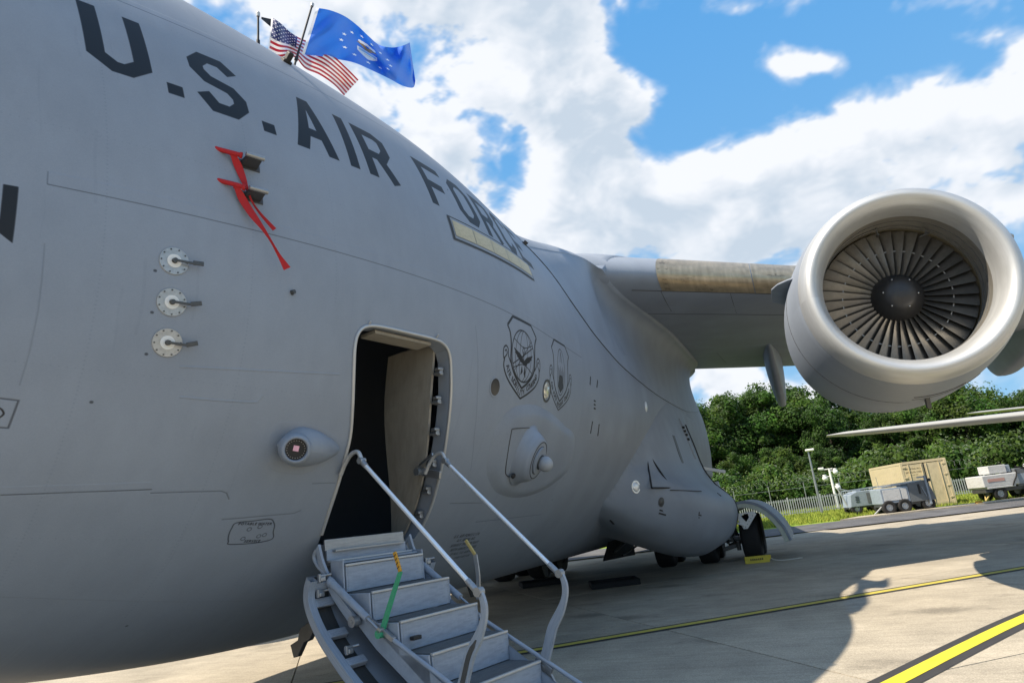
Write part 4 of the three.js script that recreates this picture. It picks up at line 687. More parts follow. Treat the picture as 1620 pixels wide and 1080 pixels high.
// --- crew door that folds out as stairs. Local frame: x along the body, y up, z away from it
{
  const S = group('crew_stairs', plane, DP.clone(), -DA);
  const W = .935, run = .315, rise = .235, Y = y => y - DP.y, nz = [];
  for (let k = 0; k < 7; k++) {
    const y = -k * rise, z = k * run;
    mesh('tread', rbx(W - .02, .022, run + .02, W / 2, y - .012, z - run / 2, .005), M.stepDark, S);
    mesh('nosing_strip', rbx(W, .022, .03, W / 2, y - .009, z + .012, .006), M.nosing, S);
    mesh('riser', rbx(W - .01, rise - .026, .018, W / 2, y - rise / 2 - .008, z + .004, .004), M.step, S);
    const rv = []; for (let i = 0; i < 12; i++) { const yy = y - .03 - i * (rise - .05) / 11; for (const xx of [.022, W - .022]) rv.push(new THREE.SphereGeometry(.0035, 6, 4).translate(xx, yy, z + .0135)); } const q = mesh('rivet', rv, M.metal, S); q.userData.kind = 'stuff';
  }
  // top sill boards
  mesh('sill_board', rbx(W + .02, .10, .02, W / 2 - .01, Y(1.725), -.235, .006), M.metal, S); mesh('sill_board', rbx(W + .02, .09, .018, W / 2, Y(1.635), -.225, .005), M.step, S);
  mesh('sill_ledge', rbx(W + .02, .02, .09, W / 2, Y(1.585), -.17, .006), M.nosing, S); mesh('sill_ledge', rbx(W, .02, .08, W / 2, Y(1.565), -.09, .006), M.step, S); mesh('sill_ledge', rbx(W - .1, .02, .06, W / 2, Y(1.672), -.20, .004), M.metal, S);
  const sideM = u => new THREE.Matrix4().makeBasis(V(0, 0, 1), V(0, 1, 0), V(-1, 0, 0)).setPosition(u, 0, 0);   // plate axes: (z, y)
  const side = [[-.16, .04], [.0, .03]]; for (let k = 0; k < 7; k++) { side.push([k * run - .0, -k * rise - .012]); side.push([k * run + .0, -(k + 1) * rise - .012]); }
  const lower = [[1.90, Y(.06)], [1.6, Y(.12)], [1.2, Y(.33)], [.76, Y(.60)], [.36, Y(.88)], [.14, Y(1.08)], [-.05, Y(1.28)], [-.16, Y(1.42)]];
  for (const u of [-.012, W + .012]) mesh('stringer', plate([...side.slice(0, -1), ...lower], .018, sideM(u)), M.step, S);
  // the door itself: curved outer panel under the steps, ribs and flanges
  const arc = new THREE.CatmullRomCurve3([[-.10, 1.45], [-.14, 1.37], [-.14, 1.27], [-.01, 1.05], [.18, .86], [.39, .68], [.75, .44], [1.2, .22], [1.65, .09], [1.93, .05]].map(p => V(0, Y(p[1]), p[0]))).getPoints(40);
  const sheet = (u0, u1, o, th) => { const g = grid(40, 1, (i, j) => { const p = arc[i], t = arc[Math.min(i + 1, 40)].clone().sub(arc[Math.max(i - 1, 0)]).normalize(); return V(j ? u1 : u0, p.y - t.z * o, p.z + t.y * o); }); return g; };
  const slab = (u0, u1, o0, o1) => merge([sheet(u0, u1, o0), sheet(u0, u1, o1), grid(40, 1, (i, j) => { const p = arc[i], t = arc[Math.min(i + 1, 40)].clone().sub(arc[Math.max(i - 1, 0)]).normalize(), o = j ? o1 : o0; return V(u0, p.y - t.z * o, p.z + t.y * o); }), grid(40, 1, (i, j) => { const p = arc[i], t = arc[Math.min(i + 1, 40)].clone().sub(arc[Math.max(i - 1, 0)]).normalize(), o = j ? o1 : o0; return V(u1, p.y - t.z * o, p.z + t.y * o); })]);
  mesh('door_panel', slab(-.27, W + .27, .055, .075), M.skin, S);
  for (const [a, b] of [[-.285, -.215], [W + .215, W + .285]]) mesh('door_flange', slab(a, b, -.012, .054), M.step, S);
  for (const s of [0, 1]) mesh('inner_pan', s ? slab(W + .03, W + .21, .045, .053) : slab(-.21, -.03, .045, .053), M.metalDark, S);
  const cross = (i, u0, u1, w = .075, nm = 'cross_rib') => { const p = arc[i], t = arc[Math.min(i + 1, 40)].clone().sub(arc[Math.max(i - 1, 0)]).normalize(); return mesh(nm, new RoundedBoxGeometry(u1 - u0, .05, w, 2, .008).applyMatrix4(new THREE.Matrix4().makeBasis(V(1, 0, 0), V(0, t.z, -t.y), t).setPosition((u0 + u1) / 2, p.y - t.z * .012, p.z + t.y * .012)), M.step, S); };
  for (const i of [3, 9, 14, 19, 24, 29, 34, 39]) { cross(i, -.212, -.025); cross(i, W + .025, W + .212); }
  for (const i of [2, 8, 18, 28]) for (const u of [-.17, W + .17]) {
    const p = arc[i], g = [rbx(.05, .04, .07, u, p.y + .04, p.z + .02, .01), rod(V(u - .035, p.y + .065, p.z + .02), V(u + .035, p.y + .065, p.z + .02), .016), rbx(.02, .07, .03, u - .03, p.y + .05, p.z + .03, .006), rod(V(u, p.y + .06, p.z - .02), V(u + .09, p.y + .07, p.z + .04), .012)];
    mesh('door_latch', g, M.metal, S);
  }
  // actuating arms, dampers, handles, rails on both sides
  for (const [u, s] of [[-.085, -1], [W + .085, 1]]) {
    const P = (z, y, du = 0) => V(u + du, Y(y), z);
    const armPts = [[-.24, 1.72], [-.19, 1.56], [-.04, 1.33], [.19, 1.10]].map(p => P(p[0], p[1]));
    mesh('hinge_arm', strip(new THREE.CatmullRomCurve3(armPts).getPoints(20), Array.from({ length: 21 }, (_, i) => lerp(.055, .085, i / 20)), (i, p) => V(0, .72, .69), .026), M.step, S);
    mesh('pivot_boss', [rod(P(.19, 1.10, -.03), P(.19, 1.10, .03), .045, .045, 20), rod(P(.19, 1.10, -.036), P(.19, 1.10, .036), .018, .018, 12)], M.metal, S);
    mesh('hinge_tube', tube([P(-.26, 1.70, .0), P(-.30, 1.64, .0), P(-.26, 1.57, -.0), P(-.16, 1.49, 0), P(-.06, 1.41, 0)], .018, 24, 8), M.step, S);
    mesh('damper', [rod(P(-.06, 1.41, s * .01), P(.37, 1.12, s * .01), .034, .030, 18), rod(P(-.09, 1.43, s * .01), P(-.05, 1.40, s * .01), .038, .038, 18), rod(P(.37, 1.12, s * .01), P(.50, 1.03, s * .01), .010)], M.step, S);
    mesh('damper_eye', [rod(P(.50, 1.03, -.02), P(.50, 1.03, .03), .022)], M.metal, S);
    const h = s < 0 ? M.green : M.metal, hu = s < 0 ? .03 : -.03;
    const hb = [[.485, 1.01], [.55, 1.13], [.66, 1.32], [.745, 1.46]].map(p => P(p[0], p[1], hu));
    if (s < 0) { mesh('release_handle', strip(new THREE.CatmullRomCurve3(hb).getPoints(12), Array.from({ length: 13 }, (_, i) => lerp(.05, .034, i / 12)), () => V(0, -.5, .86), .016), h, S); mesh('handle_pivot', rod(P(.485, 1.0, -.02), P(.485, 1.0, .05), .032, .032, 18), M.green, S); mesh('handle_grip', bar(P(.742, 1.455, hu), P(.69, 1.61, hu), .022, .034, .008), M.orange, S); for (let k = 0; k < 4; k++) { const t = .2 + k * .2; mesh('grip_stripe', bar(P(lerp(.742, .69, t) - .012, lerp(1.455, 1.61, t) - .006, hu), P(lerp(.742, .69, t) + .012, lerp(1.455, 1.61, t) + .012, hu), .024, .007), M.black, S); } }
    else { mesh('release_handle', strip(new THREE.CatmullRomCurve3([[.62, 1.10], [.645, 1.3], [.635, 1.49]].map(p => P(p[0], p[1], hu))).getPoints(10), .04, () => V(0, 0, 1), .016), h, S); mesh('handle_grip', bar(P(.635, 1.485, hu), P(.535, 1.625, hu), .022, .032, .008), M.ochre, S); }
    mesh('brace_tube', rod(P(.55, .985, s * -.03), P(1.62, .42, s * -.03), .018, .018, 12), M.step, S);
    mesh('brace_fork', bar(P(.50, 1.02, s * -.03), P(.62, .95, s * -.03), .04, .045, .008), M.metal, S);
    // handrail
    const ru = s < 0 ? .025 : -.025;
    mesh('handrail', rod(P(.372, 2.375, ru), P(1.50, 1.30, ru), .0185, .0185, 16), M.chrome, S);
    mesh('handrail_hook', tube([P(.08, 2.30, ru), P(.15, 2.39, ru), P(.24, 2.46, ru), P(.325, 2.465, ru), P(.365, 2.40, ru)], .019, 24, 10), M.nosing, S);
    mesh('rail_collar', [rod(P(.36, 2.387, ru), P(.42, 2.33, ru), .026, .024, 14), rod(P(.365, 2.385, ru - .03), P(.365, 2.385, ru + .03), .028, .028, 14), rod(P(1.44, 1.357, ru), P(1.53, 1.27, ru), .024, .026, 14)], M.metal, S);
    const post = new THREE.CatmullRomCurve3([[1.545, 1.285], [1.575, 1.20], [1.565, 1.10], [1.50, .98], [1.40, .85], [1.33, .70], [1.24, .52]].map(p => P(p[0], p[1], ru))).getPoints(30);
    mesh('rail_post', strip(post, post.map((_, i) => { const t = i / 30; return t < .08 ? .055 : t < .35 ? lerp(.05, .042, t) : lerp(.05, .085, sstep(.35, .6, t)); }), () => V(0, -.28, .96), .028), M.step, S);
    mesh('post_joint', rod(P(1.54, 1.275, ru - .028), P(1.54, 1.275, ru + .028), .034, .034, 18), M.metal, S);
    mesh('post_recess', strip(post.slice(16, 27).map(p => p.clone().add(V(s * .0145, 0, 0))), post.slice(16, 27).map((_, i) => i < 2 ? .012 + i * .012 : .042), () => V(0, -.28, .96), .004), M.metalDark, S);
    mesh('lower_bracket', [bar(P(1.18, .60, ru), P(1.34, .50, ru), .03, .08, .012), rod(P(1.25, .54, ru - .03), P(1.25, .54, ru + .03), .03), bar(P(1.30, .52, ru), P(1.36, .40, ru), .025, .04, .008), rod(P(1.36, .40, ru - .02), P(1.36, .40, ru + .02), .024), bar(P(1.2, .52, ru), P(1.24, .36, ru), .025, .035, .008), bar(P(1.36, .4, ru), P(1.25, .34, ru), .02, .03, .006)], M.metal, S);
    mesh('foot_pad', [rod(P(1.82, .10, 0), P(1.86, .03, 0), .03), new THREE.CylinderGeometry(.07, .08, .03, 18).translate(...P(1.86, .017, 0).toArray())], M.rubber, S);
  }
  // dark hinge leg hanging below the sill
  mesh('hinge_leg', plate([[-.50, 1.34], [-.61, 1.30], [-.61, 1.19], [-.71, 1.06], [-.83, 1.01], [-.87, .91], [-.98, .87], [-.94, .77], [-.88, .78], [-.78, .90], [-.70, .92], [-.57, 1.06], [-.50, 1.19]].map(p => [p[0], Y(p[1])]), .05, sideM(.15)), M.metalDark, S);
  const f2 = [rbx(.09, .03, .05, .10, Y(.94), .70, .006)]; mesh('step_pad', f2, M.black, S);
}

// ---------------------------------------------------------------- probe covers with red streamers
{
  const specs = [
    { base: [386, 260], tube: [[383, 246], [372, 243], [345, 236], [327, 231], [315, 233]], rib: [[368, 244], [376, 262], [384, 282], [391, 300], [398, 318], [410, 336], [434, 363]], w: [.04, .062, .05, .026, .016, .02, .034], out: .20, label: 'upper red probe cover with long streamer below the black lettering' },
    { base: [391, 311], tube: [[388, 297], [376, 293], [352, 287], [336, 284], [328, 289]], rib: [[374, 296], [384, 316], [398, 338], [416, 362], [430, 384], [440, 402], [454, 425]], w: [.04, .062, .055, .032, .022, .026, .058], out: .20, label: 'lower red probe cover whose streamer reaches down past the other one' },
  ];
  for (const s of specs) {
    const h = skinHit(...s.base), F = skinFrame(h.x, h.ph), n = V(0, 0, 1).transformDirection(F), aft = V(1, 0, 0).transformDirection(F);
    // the probe itself stays with the aircraft
    const pg = group('pitot_probe', plane); pg.applyMatrix4(F);
    mesh('mast', new THREE.ExtrudeGeometry(new THREE.Shape([[-.03, 0], [.10, 0], [.08, .13], [-.02, .13]].map(p => new THREE.Vector2(...p))), { depth: .03, bevelEnabled: true, bevelSize: .008, bevelThickness: .008, bevelSegments: 2 }).rotateX(Math.PI / 2).translate(0, .015, 0), M.probe, pg);
    mesh('tube', rod(V(.10, 0, .14), V(-.05, 0, .14), .022, .018, 14), M.metal, pg);
    mesh('base_plate', rbx(.20, .08, .010, .03, 0, .003, .004), M.probe, pg);
    const Z0 = h.P.clone().addScaledVector(n, .14).sub(EYE).dot(camF);
    const c = group('probe_cover'); tag(c, s.label, 'probe cover');
    const sl = s.tube.map(([px, py], i) => at(px, py, Z0 - i * .015)), cen = sl[0].clone(); c.position.copy(cen);
    const loc = p => p.clone().sub(cen);
    mesh('sleeve', merge([tube(sl.map(loc), .019, 28, 10), rod(loc(sl[0]), loc(sl[0].clone().lerp(sl[1], .35)), .026, .026, 12)]), M.red, c);
    mesh('sleeve_tip', new THREE.SphereGeometry(.02, 12, 8).translate(...loc(sl[4]).toArray()), M.red, c);
    const rb = new THREE.CatmullRomCurve3(s.rib.map(([px, py], i) => at(px, py, Z0 - .02 + .03 * Math.sin(i * 1.3)))).getPoints(40).map(loc), wt = table(s.w.map((w, i) => [i / 6, w]));
    mesh('streamer', strip(rb, rb.map((_, i) => wt(i / 40)), i => { const t = rb[Math.min(i + 1, 40)].clone().sub(rb[Math.max(i - 1, 0)]).normalize(); return t.cross(camF).normalize().addScaledVector(camF, .55 * Math.sin(i * .18)).normalize(); }, .003), M.red, c);
    mesh('buckle', rbx(.05, .035, .035, 0, 0, 0, .01).translate(...loc(at(...s.rib[0], Z0)).toArray()), std(lin(.38, .012, .016), .7), c);
  }
}
// ---------------------------------------------------------------- flags on the crown
{
  const flagTex = (draw, w = 1024, h = 640) => { const c = document.createElement('canvas'); c.width = w; c.height = h; draw(c.getContext('2d'), w, h); const t = new THREE.CanvasTexture(c); t.colorSpace = THREE.SRGBColorSpace; t.magFilter = THREE.LinearFilter; return t; };
  const star = (g, x, y, r) => { g.beginPath(); for (let i = 0; i < 10; i++) { const a = -Math.PI / 2 + i * Math.PI / 5, q = i % 2 ? r * .4 : r; g.lineTo(x + Math.cos(a) * q, y + Math.sin(a) * q); } g.closePath(); g.fill(); };
  const blueT = flagTex((g, w, h) => {
    g.fillStyle = 'rgb(34,116,222)'; g.fillRect(0, 0, w, h); g.fillStyle = '#f2f3f5'; g.fillRect(0, 0, 26, h);
    const X = w * .47, Yc = h * .5; g.fillStyle = '#ffffff'; for (let i = 0; i < 13; i++) { const a = -Math.PI / 2 + (i + .5) / 13 * 2 * Math.PI; star(g, X + Math.cos(a) * 215, Yc + Math.sin(a) * 205, 22); }
    g.fillStyle = '#dfe4ea'; g.beginPath(); g.moveTo(X - 88, Yc + 8); g.lineTo(X + 88, Yc + 8); g.lineTo(X + 84, Yc + 70); g.quadraticCurveTo(X + 50, Yc + 120, X, Yc + 150); g.quadraticCurveTo(X - 50, Yc + 120, X - 84, Yc + 70); g.closePath(); g.fill();
    g.fillStyle = '#7fb2e6'; g.fillRect(X - 74, Yc + 16, 148, 40); g.fillStyle = '#c9b98a'; g.fillRect(X - 30, Yc + 70, 60, 10);
    g.fillStyle = '#8a7a68'; g.beginPath(); g.moveTo(X - 100, Yc - 60); g.quadraticCurveTo(X - 40, Yc - 110, X, Yc - 50); g.quadraticCurveTo(X + 40, Yc - 110, X + 100, Yc - 60); g.quadraticCurveTo(X + 40, Yc - 40, X + 20, Yc); g.lineTo(X - 20, Yc); g.quadraticCurveTo(X - 40, Yc - 40, X - 100, Yc - 60); g.fill();
    g.fillStyle = '#e9edf1'; for (let i = 0; i < 5; i++) { g.beginPath(); g.arc(X - 60 + i * 30, Yc - 112 + Math.abs(i - 2) * 8, 24, 0, 7); g.fill(); }
  });
  const usT = flagTex((g, w, h) => { for (let i = 0; i < 13; i++) { g.fillStyle = i % 2 ? '#f2f0ee' : '#b01c2e'; g.fillRect(0, h * i / 13, w, h / 13 + 1); } g.fillStyle = '#26336b'; g.fillRect(0, 0, w * .4, h * 7 / 13); g.fillStyle = '#fff'; for (let r = 0; r < 9; r++) for (let c = 0; c < (r % 2 ? 5 : 6); c++) star(g, w * .4 * ((c + (r % 2 ? 1 : .5)) / 6), h * 7 / 13 * ((r + .5) / 9), 15); g.fillStyle = '#e8e8ea'; g.fillRect(0, 0, 18, h); });
  const cloth = (t) => new THREE.MeshPhysicalMaterial({ map: t, roughness: .8, side: THREE.DoubleSide, transmission: .25, thickness: 0 });
  const FZ = 1.15;
  const sheet = (top, bot, z, wave) => {
    const A = new THREE.CatmullRomCurve3(top.map(p => V(p[0], p[1], 0)), false, 'centripetal'), B = new THREE.CatmullRomCurve3(bot.map(p => V(p[0], p[1], 0)), false, 'centripetal'), nu = 48, nv = 24;
    return grid(nu, nv, (i, j) => { const u = i / nu, v = j / nv, p = A.getPoint(u).lerp(B.getPoint(u), v); return atZ(p.x, p.y, z + wave(u, v)); }, (i, j) => [i / nu, 1 - j / nv]);
  };
  const mk = (label, name, pole, clothFn, mat, z, poleMat) => {
    const a = atZ(...pole[0], z), b = atZ(...pole[1], z), dir = b.clone().sub(a).normalize(); const root = a.clone(); let n = 0; while (!inside(root) && n++ < 200) root.addScaledVector(dir, -.01);
    const g = group(name, null, root); tag(g, label, 'flag');
    const l = p => p.clone().sub(root);
    mesh('pole', merge([rod(l(root.clone().addScaledVector(dir, -.02)), l(b), .016, .014, 12), rod(l(a.clone().addScaledVector(dir, .04)), l(a.clone().addScaledVector(dir, .10)), .024)]), M.black, g); mesh('finial', merge([rod(l(b), l(b.clone().addScaledVector(dir, .035)), .022, .026, 12), new THREE.SphereGeometry(.026, 12, 8).translate(...l(b.clone().addScaledVector(dir, .05)).toArray())]), M.nosing, g);
    const q = clothFn(); q.translate(-root.x, -root.y, -root.z); mesh('cloth', q, mat, g); return { g, l, root };
  };
  mk('blue flag with white stars and shield emblem on a black pole', 'air_force_flag'.replace('air_force_', 'blue_'), [[467, 98], [493, 10]],
    () => sheet([[500, 12], [522, 16], [546, 26], [566, 41], [584, 58], [600, 71], [622, 75], [640, 71], [648, 67]], [[477, 86], [500, 88], [530, 93], [560, 99], [590, 112], [615, 124], [638, 136], [654, 138], [657, 128]], FZ, (u, v) => .14 * Math.sin(u * 9 + v * 2.4) * Math.min(1, u * 3) + .09 * Math.sin(u * 17 - v * 5) * (.3 + u) + .03 * Math.sin(u * 30 + v * 9)), cloth(blueT), FZ);
  const r = mk('red and white striped flag with starry dark blue canton flying partly behind the blue one', 'striped_flag', [[408, 74], [408, 26]],
    () => sheet([[430, 27], [444, 37], [458, 50], [474, 60], [494, 68], [520, 82], [545, 104], [567, 126]], [[423, 84], [438, 90], [456, 88], [468, 92], [482, 108], [505, 118], [528, 134], [544, 151]], FZ - .22, (u, v) => .12 * Math.sin(u * 10 + v * 3) * Math.min(1, u * 3 + .2) + .05 * Math.sin(u * 22 - v * 4)), cloth(usT), FZ - .22);
  const s0 = atZ(413, 28, FZ - .22), s1 = atZ(428, 36, FZ - .22); mesh('strap', strip([s0, s0.clone().lerp(s1, .5), s1].map(r.l), [.03, .08, .13], () => V(.1, 1, 0).normalize(), .004), M.black, r.g);
}
// ---------------------------------------------------------------- trays, chock
{
  const tray = (px, py, w, d, ry, label) => { const p = gnd(px, py); const g = group('drip_tray', null, V(p.x, 0, p.z), ry); tag(g, label, 'tray', 'drip trays under the belly'); mesh('floor', rbx(w, .02, d, 0, .016, 0, .006), M.rubber, g); for (const [ww, dd, x, z] of [[w + .06, .04, 0, d / 2], [w + .06, .04, 0, -d / 2], [.04, d, w / 2, 0], [.04, d, -w / 2, 0]]) mesh('wall', rbx(ww, .13, dd, x, .072, z, .012), M.rubber, g); };
  tray(972, 926, .95, 1.15, .36, 'black plastic drip tray on the concrete, the one beside the yellow line'); tray(858, 925, .95, 1.2, .5, 'black plastic drip tray deep in the shadow under the fuselage');
  const p = gnd(1199, 890); const c = group('wheel_chock', null, V(p.x, 0, p.z), .12); tag(c, 'yellow wheel chock in front of the outer main tyre, with a pale rope', 'chock');
  mesh('block', new THREE.ExtrudeGeometry(new THREE.Shape([[-.11, 0], [.11, 0], [.035, .16], [-.035, .16]].map(q => new THREE.Vector2(...q))), { depth: .62, bevelEnabled: true, bevelSize: .008, bevelThickness: .008, bevelSegments: 1 }).translate(0, .009, -.31), M.yellowPaint, c);
  for (let i = 0; i < 7; i++) mesh('stencil_mark', bx(.004, .05, .028).rotateZ(-.44).translate(-.083, .095, -.16 + i * .05), M.black, c);
  mesh('rope', tube([V(0, .11, .33), V(-.03, .05, .42), V(-.06, .012, .6), V(-.02, .012, .9), V(.05, .012, 1.15), V(.12, .012, 1.05)], .012, 40, 6), std(lin(.6, .58, .52), .9), c);
  mesh('rope_cleat', rbx(.06, .12, .05, 0, .12, .34, .015), M.yellowPaint, c);
}
// ---------------------------------------------------------------- background: carts, container, poles, fence
const alongRoad = (() => { const d = [farEdge[1][0] - farEdge[0][0], farEdge[1][1] - farEdge[0][1]]; return Math.atan2(d[0], d[1]); })();   // turn that lays local z along the road
const cartPaint = std(lin(.34, .41, .50), .5, .05, { map: scuffTex }), cartDark = std(lin(.16, .18, .20), .55, .1, { map: scuffTex }), cartPale = std(lin(.66, .68, .70), .55, 0, { map: scuffTex });
const wheelTyre = new THREE.LatheGeometry([[.17, -.09], [.22, -.12], [.30, -.12], [.345, -.09], [.35, 0], [.345, .09], [.30, .12], [.22, .12], [.17, .09]].map(p => new THREE.Vector2(...p)), 28).rotateZ(Math.PI / 2), wheelRim = new THREE.LatheGeometry([[.02, .05], [.07, .07], [.09, .03], [.15, .03], [.18, .1], [.18, -.1], [.15, -.04], [.02, -.05]].map(p => new THREE.Vector2(...p)), 20).rotateZ(Math.PI / 2);
function wheelAt(parent, x, z, r = 1) { const w = group('wheel', parent, V(x, .35 * r, z)); w.scale.setScalar(r); if (x > 0) w.rotation.y = Math.PI; mesh('tyre', wheelTyre, M.rubber, w); mesh('rim', wheelRim, cartPale, w); }
// local frame of a cart: z along its length (rightwards along the road), -x faces the aircraft
function cart(px, py, ry, label, build) { const p = gnd(px, py); const g = group('ground_power_cart', null, V(p.x, 0, p.z), ry); g.scale.setScalar(1.02); tag(g, label, 'ground cart', 'ground support carts beside the road'); build(g); return g; }
const RY = alongRoad, CRY = RY - .12;
cart(1372, 811, RY, 'grey-blue wheeled generator cart with a raised tow bar at one end', g => {
  mesh('body', new THREE.ExtrudeGeometry(new THREE.Shape([[-1.05, .45], [1.0, .45], [1.05, 1.28], [-.55, 1.28], [-.95, 1.12]].map(p => new THREE.Vector2(...p))), { depth: 1.25, bevelEnabled: true, bevelSize: .02, bevelThickness: .02, bevelSegments: 1 }).applyMatrix4(new THREE.Matrix4().makeBasis(V(0, 0, 1), V(0, 1, 0), V(-1, 0, 0)).setPosition(.62, 0, 0)), cartPaint, g);
  mesh('side_panel', rbx(.02, .62, .95, -.655, .86, .42, .01), cartDark, g); mesh('louvre', [0, 1, 2, 3].map(i => bx(.02, .03, .22, -.66, .70 + i * .1, -.62)), M.black, g); mesh('control_box', rbx(.06, .34, .22, -.67, .62, .95, .02), cartPale, g);
  mesh('top_rack', [bar(V(-.55, 1.38, -1.0), V(-.55, 1.44, 1.1), .05, .06), bar(V(.55, 1.38, -1.0), V(.55, 1.44, 1.1), .05, .06), bar(V(-.55, 1.4, -.9), V(.55, 1.4, -.9), .05, .05), bar(V(-.55, 1.43, 1), V(.55, 1.43, 1), .05, .05), rbx(.5, .12, .3, 0, 1.35, -.3, .02)], cartPaint, g);
  mesh('tow_bar', [bar(V(-.1, .5, -1.05), V(-.2, 1.62, -1.45), .07, .07), bar(V(-.2, 1.62, -1.45), V(0, 1.35, -.7), .05, .05), bar(V(-.3, .4, -1.05), V(-.5, .04, -.72), .05, .05)], cartPale, g);
  wheelAt(g, -.52, -.72, .95); wheelAt(g, .52, -.72, .95); wheelAt(g, -.60, .62); wheelAt(g, .52, .62);
  mesh('chassis', rbx(1.1, .14, 2.1, 0, .40, 0, .02), M.metalDark, g);
});
cart(1432, 810, RY, 'grey-blue cart with pale doors and upright end post parked before the tan container', g => {
  mesh('body', rbx(1.3, .78, 1.45, 0, .92, -.55, .04), cartPaint, g); mesh('door_panel', rbx(.02, .56, .88, -.662, .95, -.72, .01), cartPale, g); mesh('door_panel', rbx(.02, .56, .28, -.662, .95, -.08, .01), cartPale, g);
  mesh('rear_body', new THREE.ExtrudeGeometry(new THREE.Shape([[.2, .5], [1.45, .5], [1.35, 1.0], [1.15, 1.5], [.2, 1.42]].map(p => new THREE.Vector2(...p))), { depth: 1.24, bevelEnabled: true, bevelSize: .02, bevelThickness: .02, bevelSegments: 1 }).applyMatrix4(new THREE.Matrix4().makeBasis(V(0, 0, 1), V(0, 1, 0), V(-1, 0, 0)).setPosition(.62, 0, 0)), cartDark, g);
  mesh('end_post', [bar(V(-.68, .3, 1.12), V(-.68, 1.75, 1.12), .09, .09), bar(V(-.68, 1.2, .85), V(-.68, .7, 1.0), .03, .03), bar(V(-.68, 1.68, .72), V(-.68, 1.68, 1.12), .05, .07)], cartPaint, g); mesh('cleat', rbx(.1, .16, .16, -.7, 1.5, 1.28, .03), M.black, g); mesh('intake', rbx(.02, .5, .12, -.645, 1.1, .72, .01), M.black, g);
  mesh('top_rail', [bar(V(-.5, 1.42, -1.3), V(-.5, 1.52, 1.0), .06, .06), bar(V(.5, 1.42, -1.3), V(.5, 1.52, 1.0), .06, .06), rbx(.9, .1, .2, 0, 1.40, -.6, .02), rbx(.9, .1, .16, 0, 1.42, -.15, .02), bar(V(-.5, 1.44, -1.1), V(.5, 1.44, -1.1), .05, .05), rod(V(-.1, 1.4, -1.05), V(-.15, 1.95, -1.1), .012)], cartPale, g);
  wheelAt(g, -.62, -1.0); wheelAt(g, -.62, -.2); wheelAt(g, .55, -.9); wheelAt(g, .55, -.1); wheelAt(g, -.5, 1.05); wheelAt(g, .55, 1.05); mesh('chassis', rbx(1.05, .16, 2.5, 0, .45, 0, .02), M.metalDark, g); mesh('hitch', bar(V(-.3, .42, -1.2), V(-.5, .08, -1.75), .05, .05), cartPale, g);
});
cart(1592, 790, RY + .05, 'white and grey air-start cart with black hoses and a box on its roof', g => {
  mesh('body', rbx(1.5, .62, 1.9, 0, 1.05, -.45, .05), cartPale, g); mesh('faded_stripe', bx(.01, .16, .9, -.758, 1.08, -.7), std(lin(.60, .36, .32), .7, 0, { map: scuffTex }), g); mesh('roof_box', rbx(.9, .42, .95, -.1, 1.62, -.35, .03), cartPale, g); mesh('roof_box_end', rbx(.8, .38, .22, -.08, 1.6, .28, .03), cartPaint, g); mesh('bumper', rbx(1.52, .10, 1.5, 0, .70, -.5, .02), cartPale, g);
  mesh('engine_bay', rbx(1.3, .95, 1.3, .02, 1.08, 1.1, .04), cartDark, g); mesh('panel', rbx(.02, .5, .5, -.65, 1.0, .75, .01), cartPaint, g); mesh('panel', rbx(.02, .4, .34, -.65, 1.05, 1.3, .01), cartPaint, g); mesh('chassis', rbx(1.2, .2, 3.0, 0, .55, .2, .03), M.metalDark, g);
  mesh('hose', [tube([V(-.7, 1.5, .5), V(-.76, 1.2, .42), V(-.78, .9, .2), V(-.76, .7, .1)], .035, 24, 8), tube([V(-.5, 1.62, .7), V(-.55, 1.42, 1.1), V(-.5, 1.62, 1.5)], .05, 24, 8), tube([V(-.55, 1.66, .6), V(-.62, 1.52, 1.0), V(-.5, 1.7, 1.6)], .04, 24, 8)], M.rubber, g); mesh('pale_duct', tube([V(-.66, 1.66, 1.0), V(-.68, 1.72, 1.4), V(-.7, 1.5, 1.75), V(-.72, .9, 1.85), V(-.72, .5, 1.95)], .07, 30, 10), cartPale, g);
  wheelAt(g, -.6, -.6, 1.05); wheelAt(g, .6, -.6, 1.05); wheelAt(g, -.62, 1.1, 1.1); wheelAt(g, .6, 1.1, 1.1); mesh('tow_bar', [bar(V(-.3, .4, -.9), V(-.7, .08, -1.5), .06, .06), bar(V(.2, .4, -.9), V(-.7, .08, -1.5), .06, .06)], M.ochre, g);
});
{
  const p = gnd(1550, 798), c = group('small_chock', null, V(p.x, .007, p.z), RY); tag(c, 'small orange-yellow chock lying on the road edge', 'chock'); mesh('block', new THREE.ExtrudeGeometry(new THREE.Shape([[-.12, 0], [.12, 0], [.03, .16], [-.03, .16]].map(q => new THREE.Vector2(...q))), { depth: .3, bevelEnabled: true, bevelSize: .008, bevelThickness: .008, bevelSegments: 1 }).translate(0, .009, -.15), M.orange, c);
}
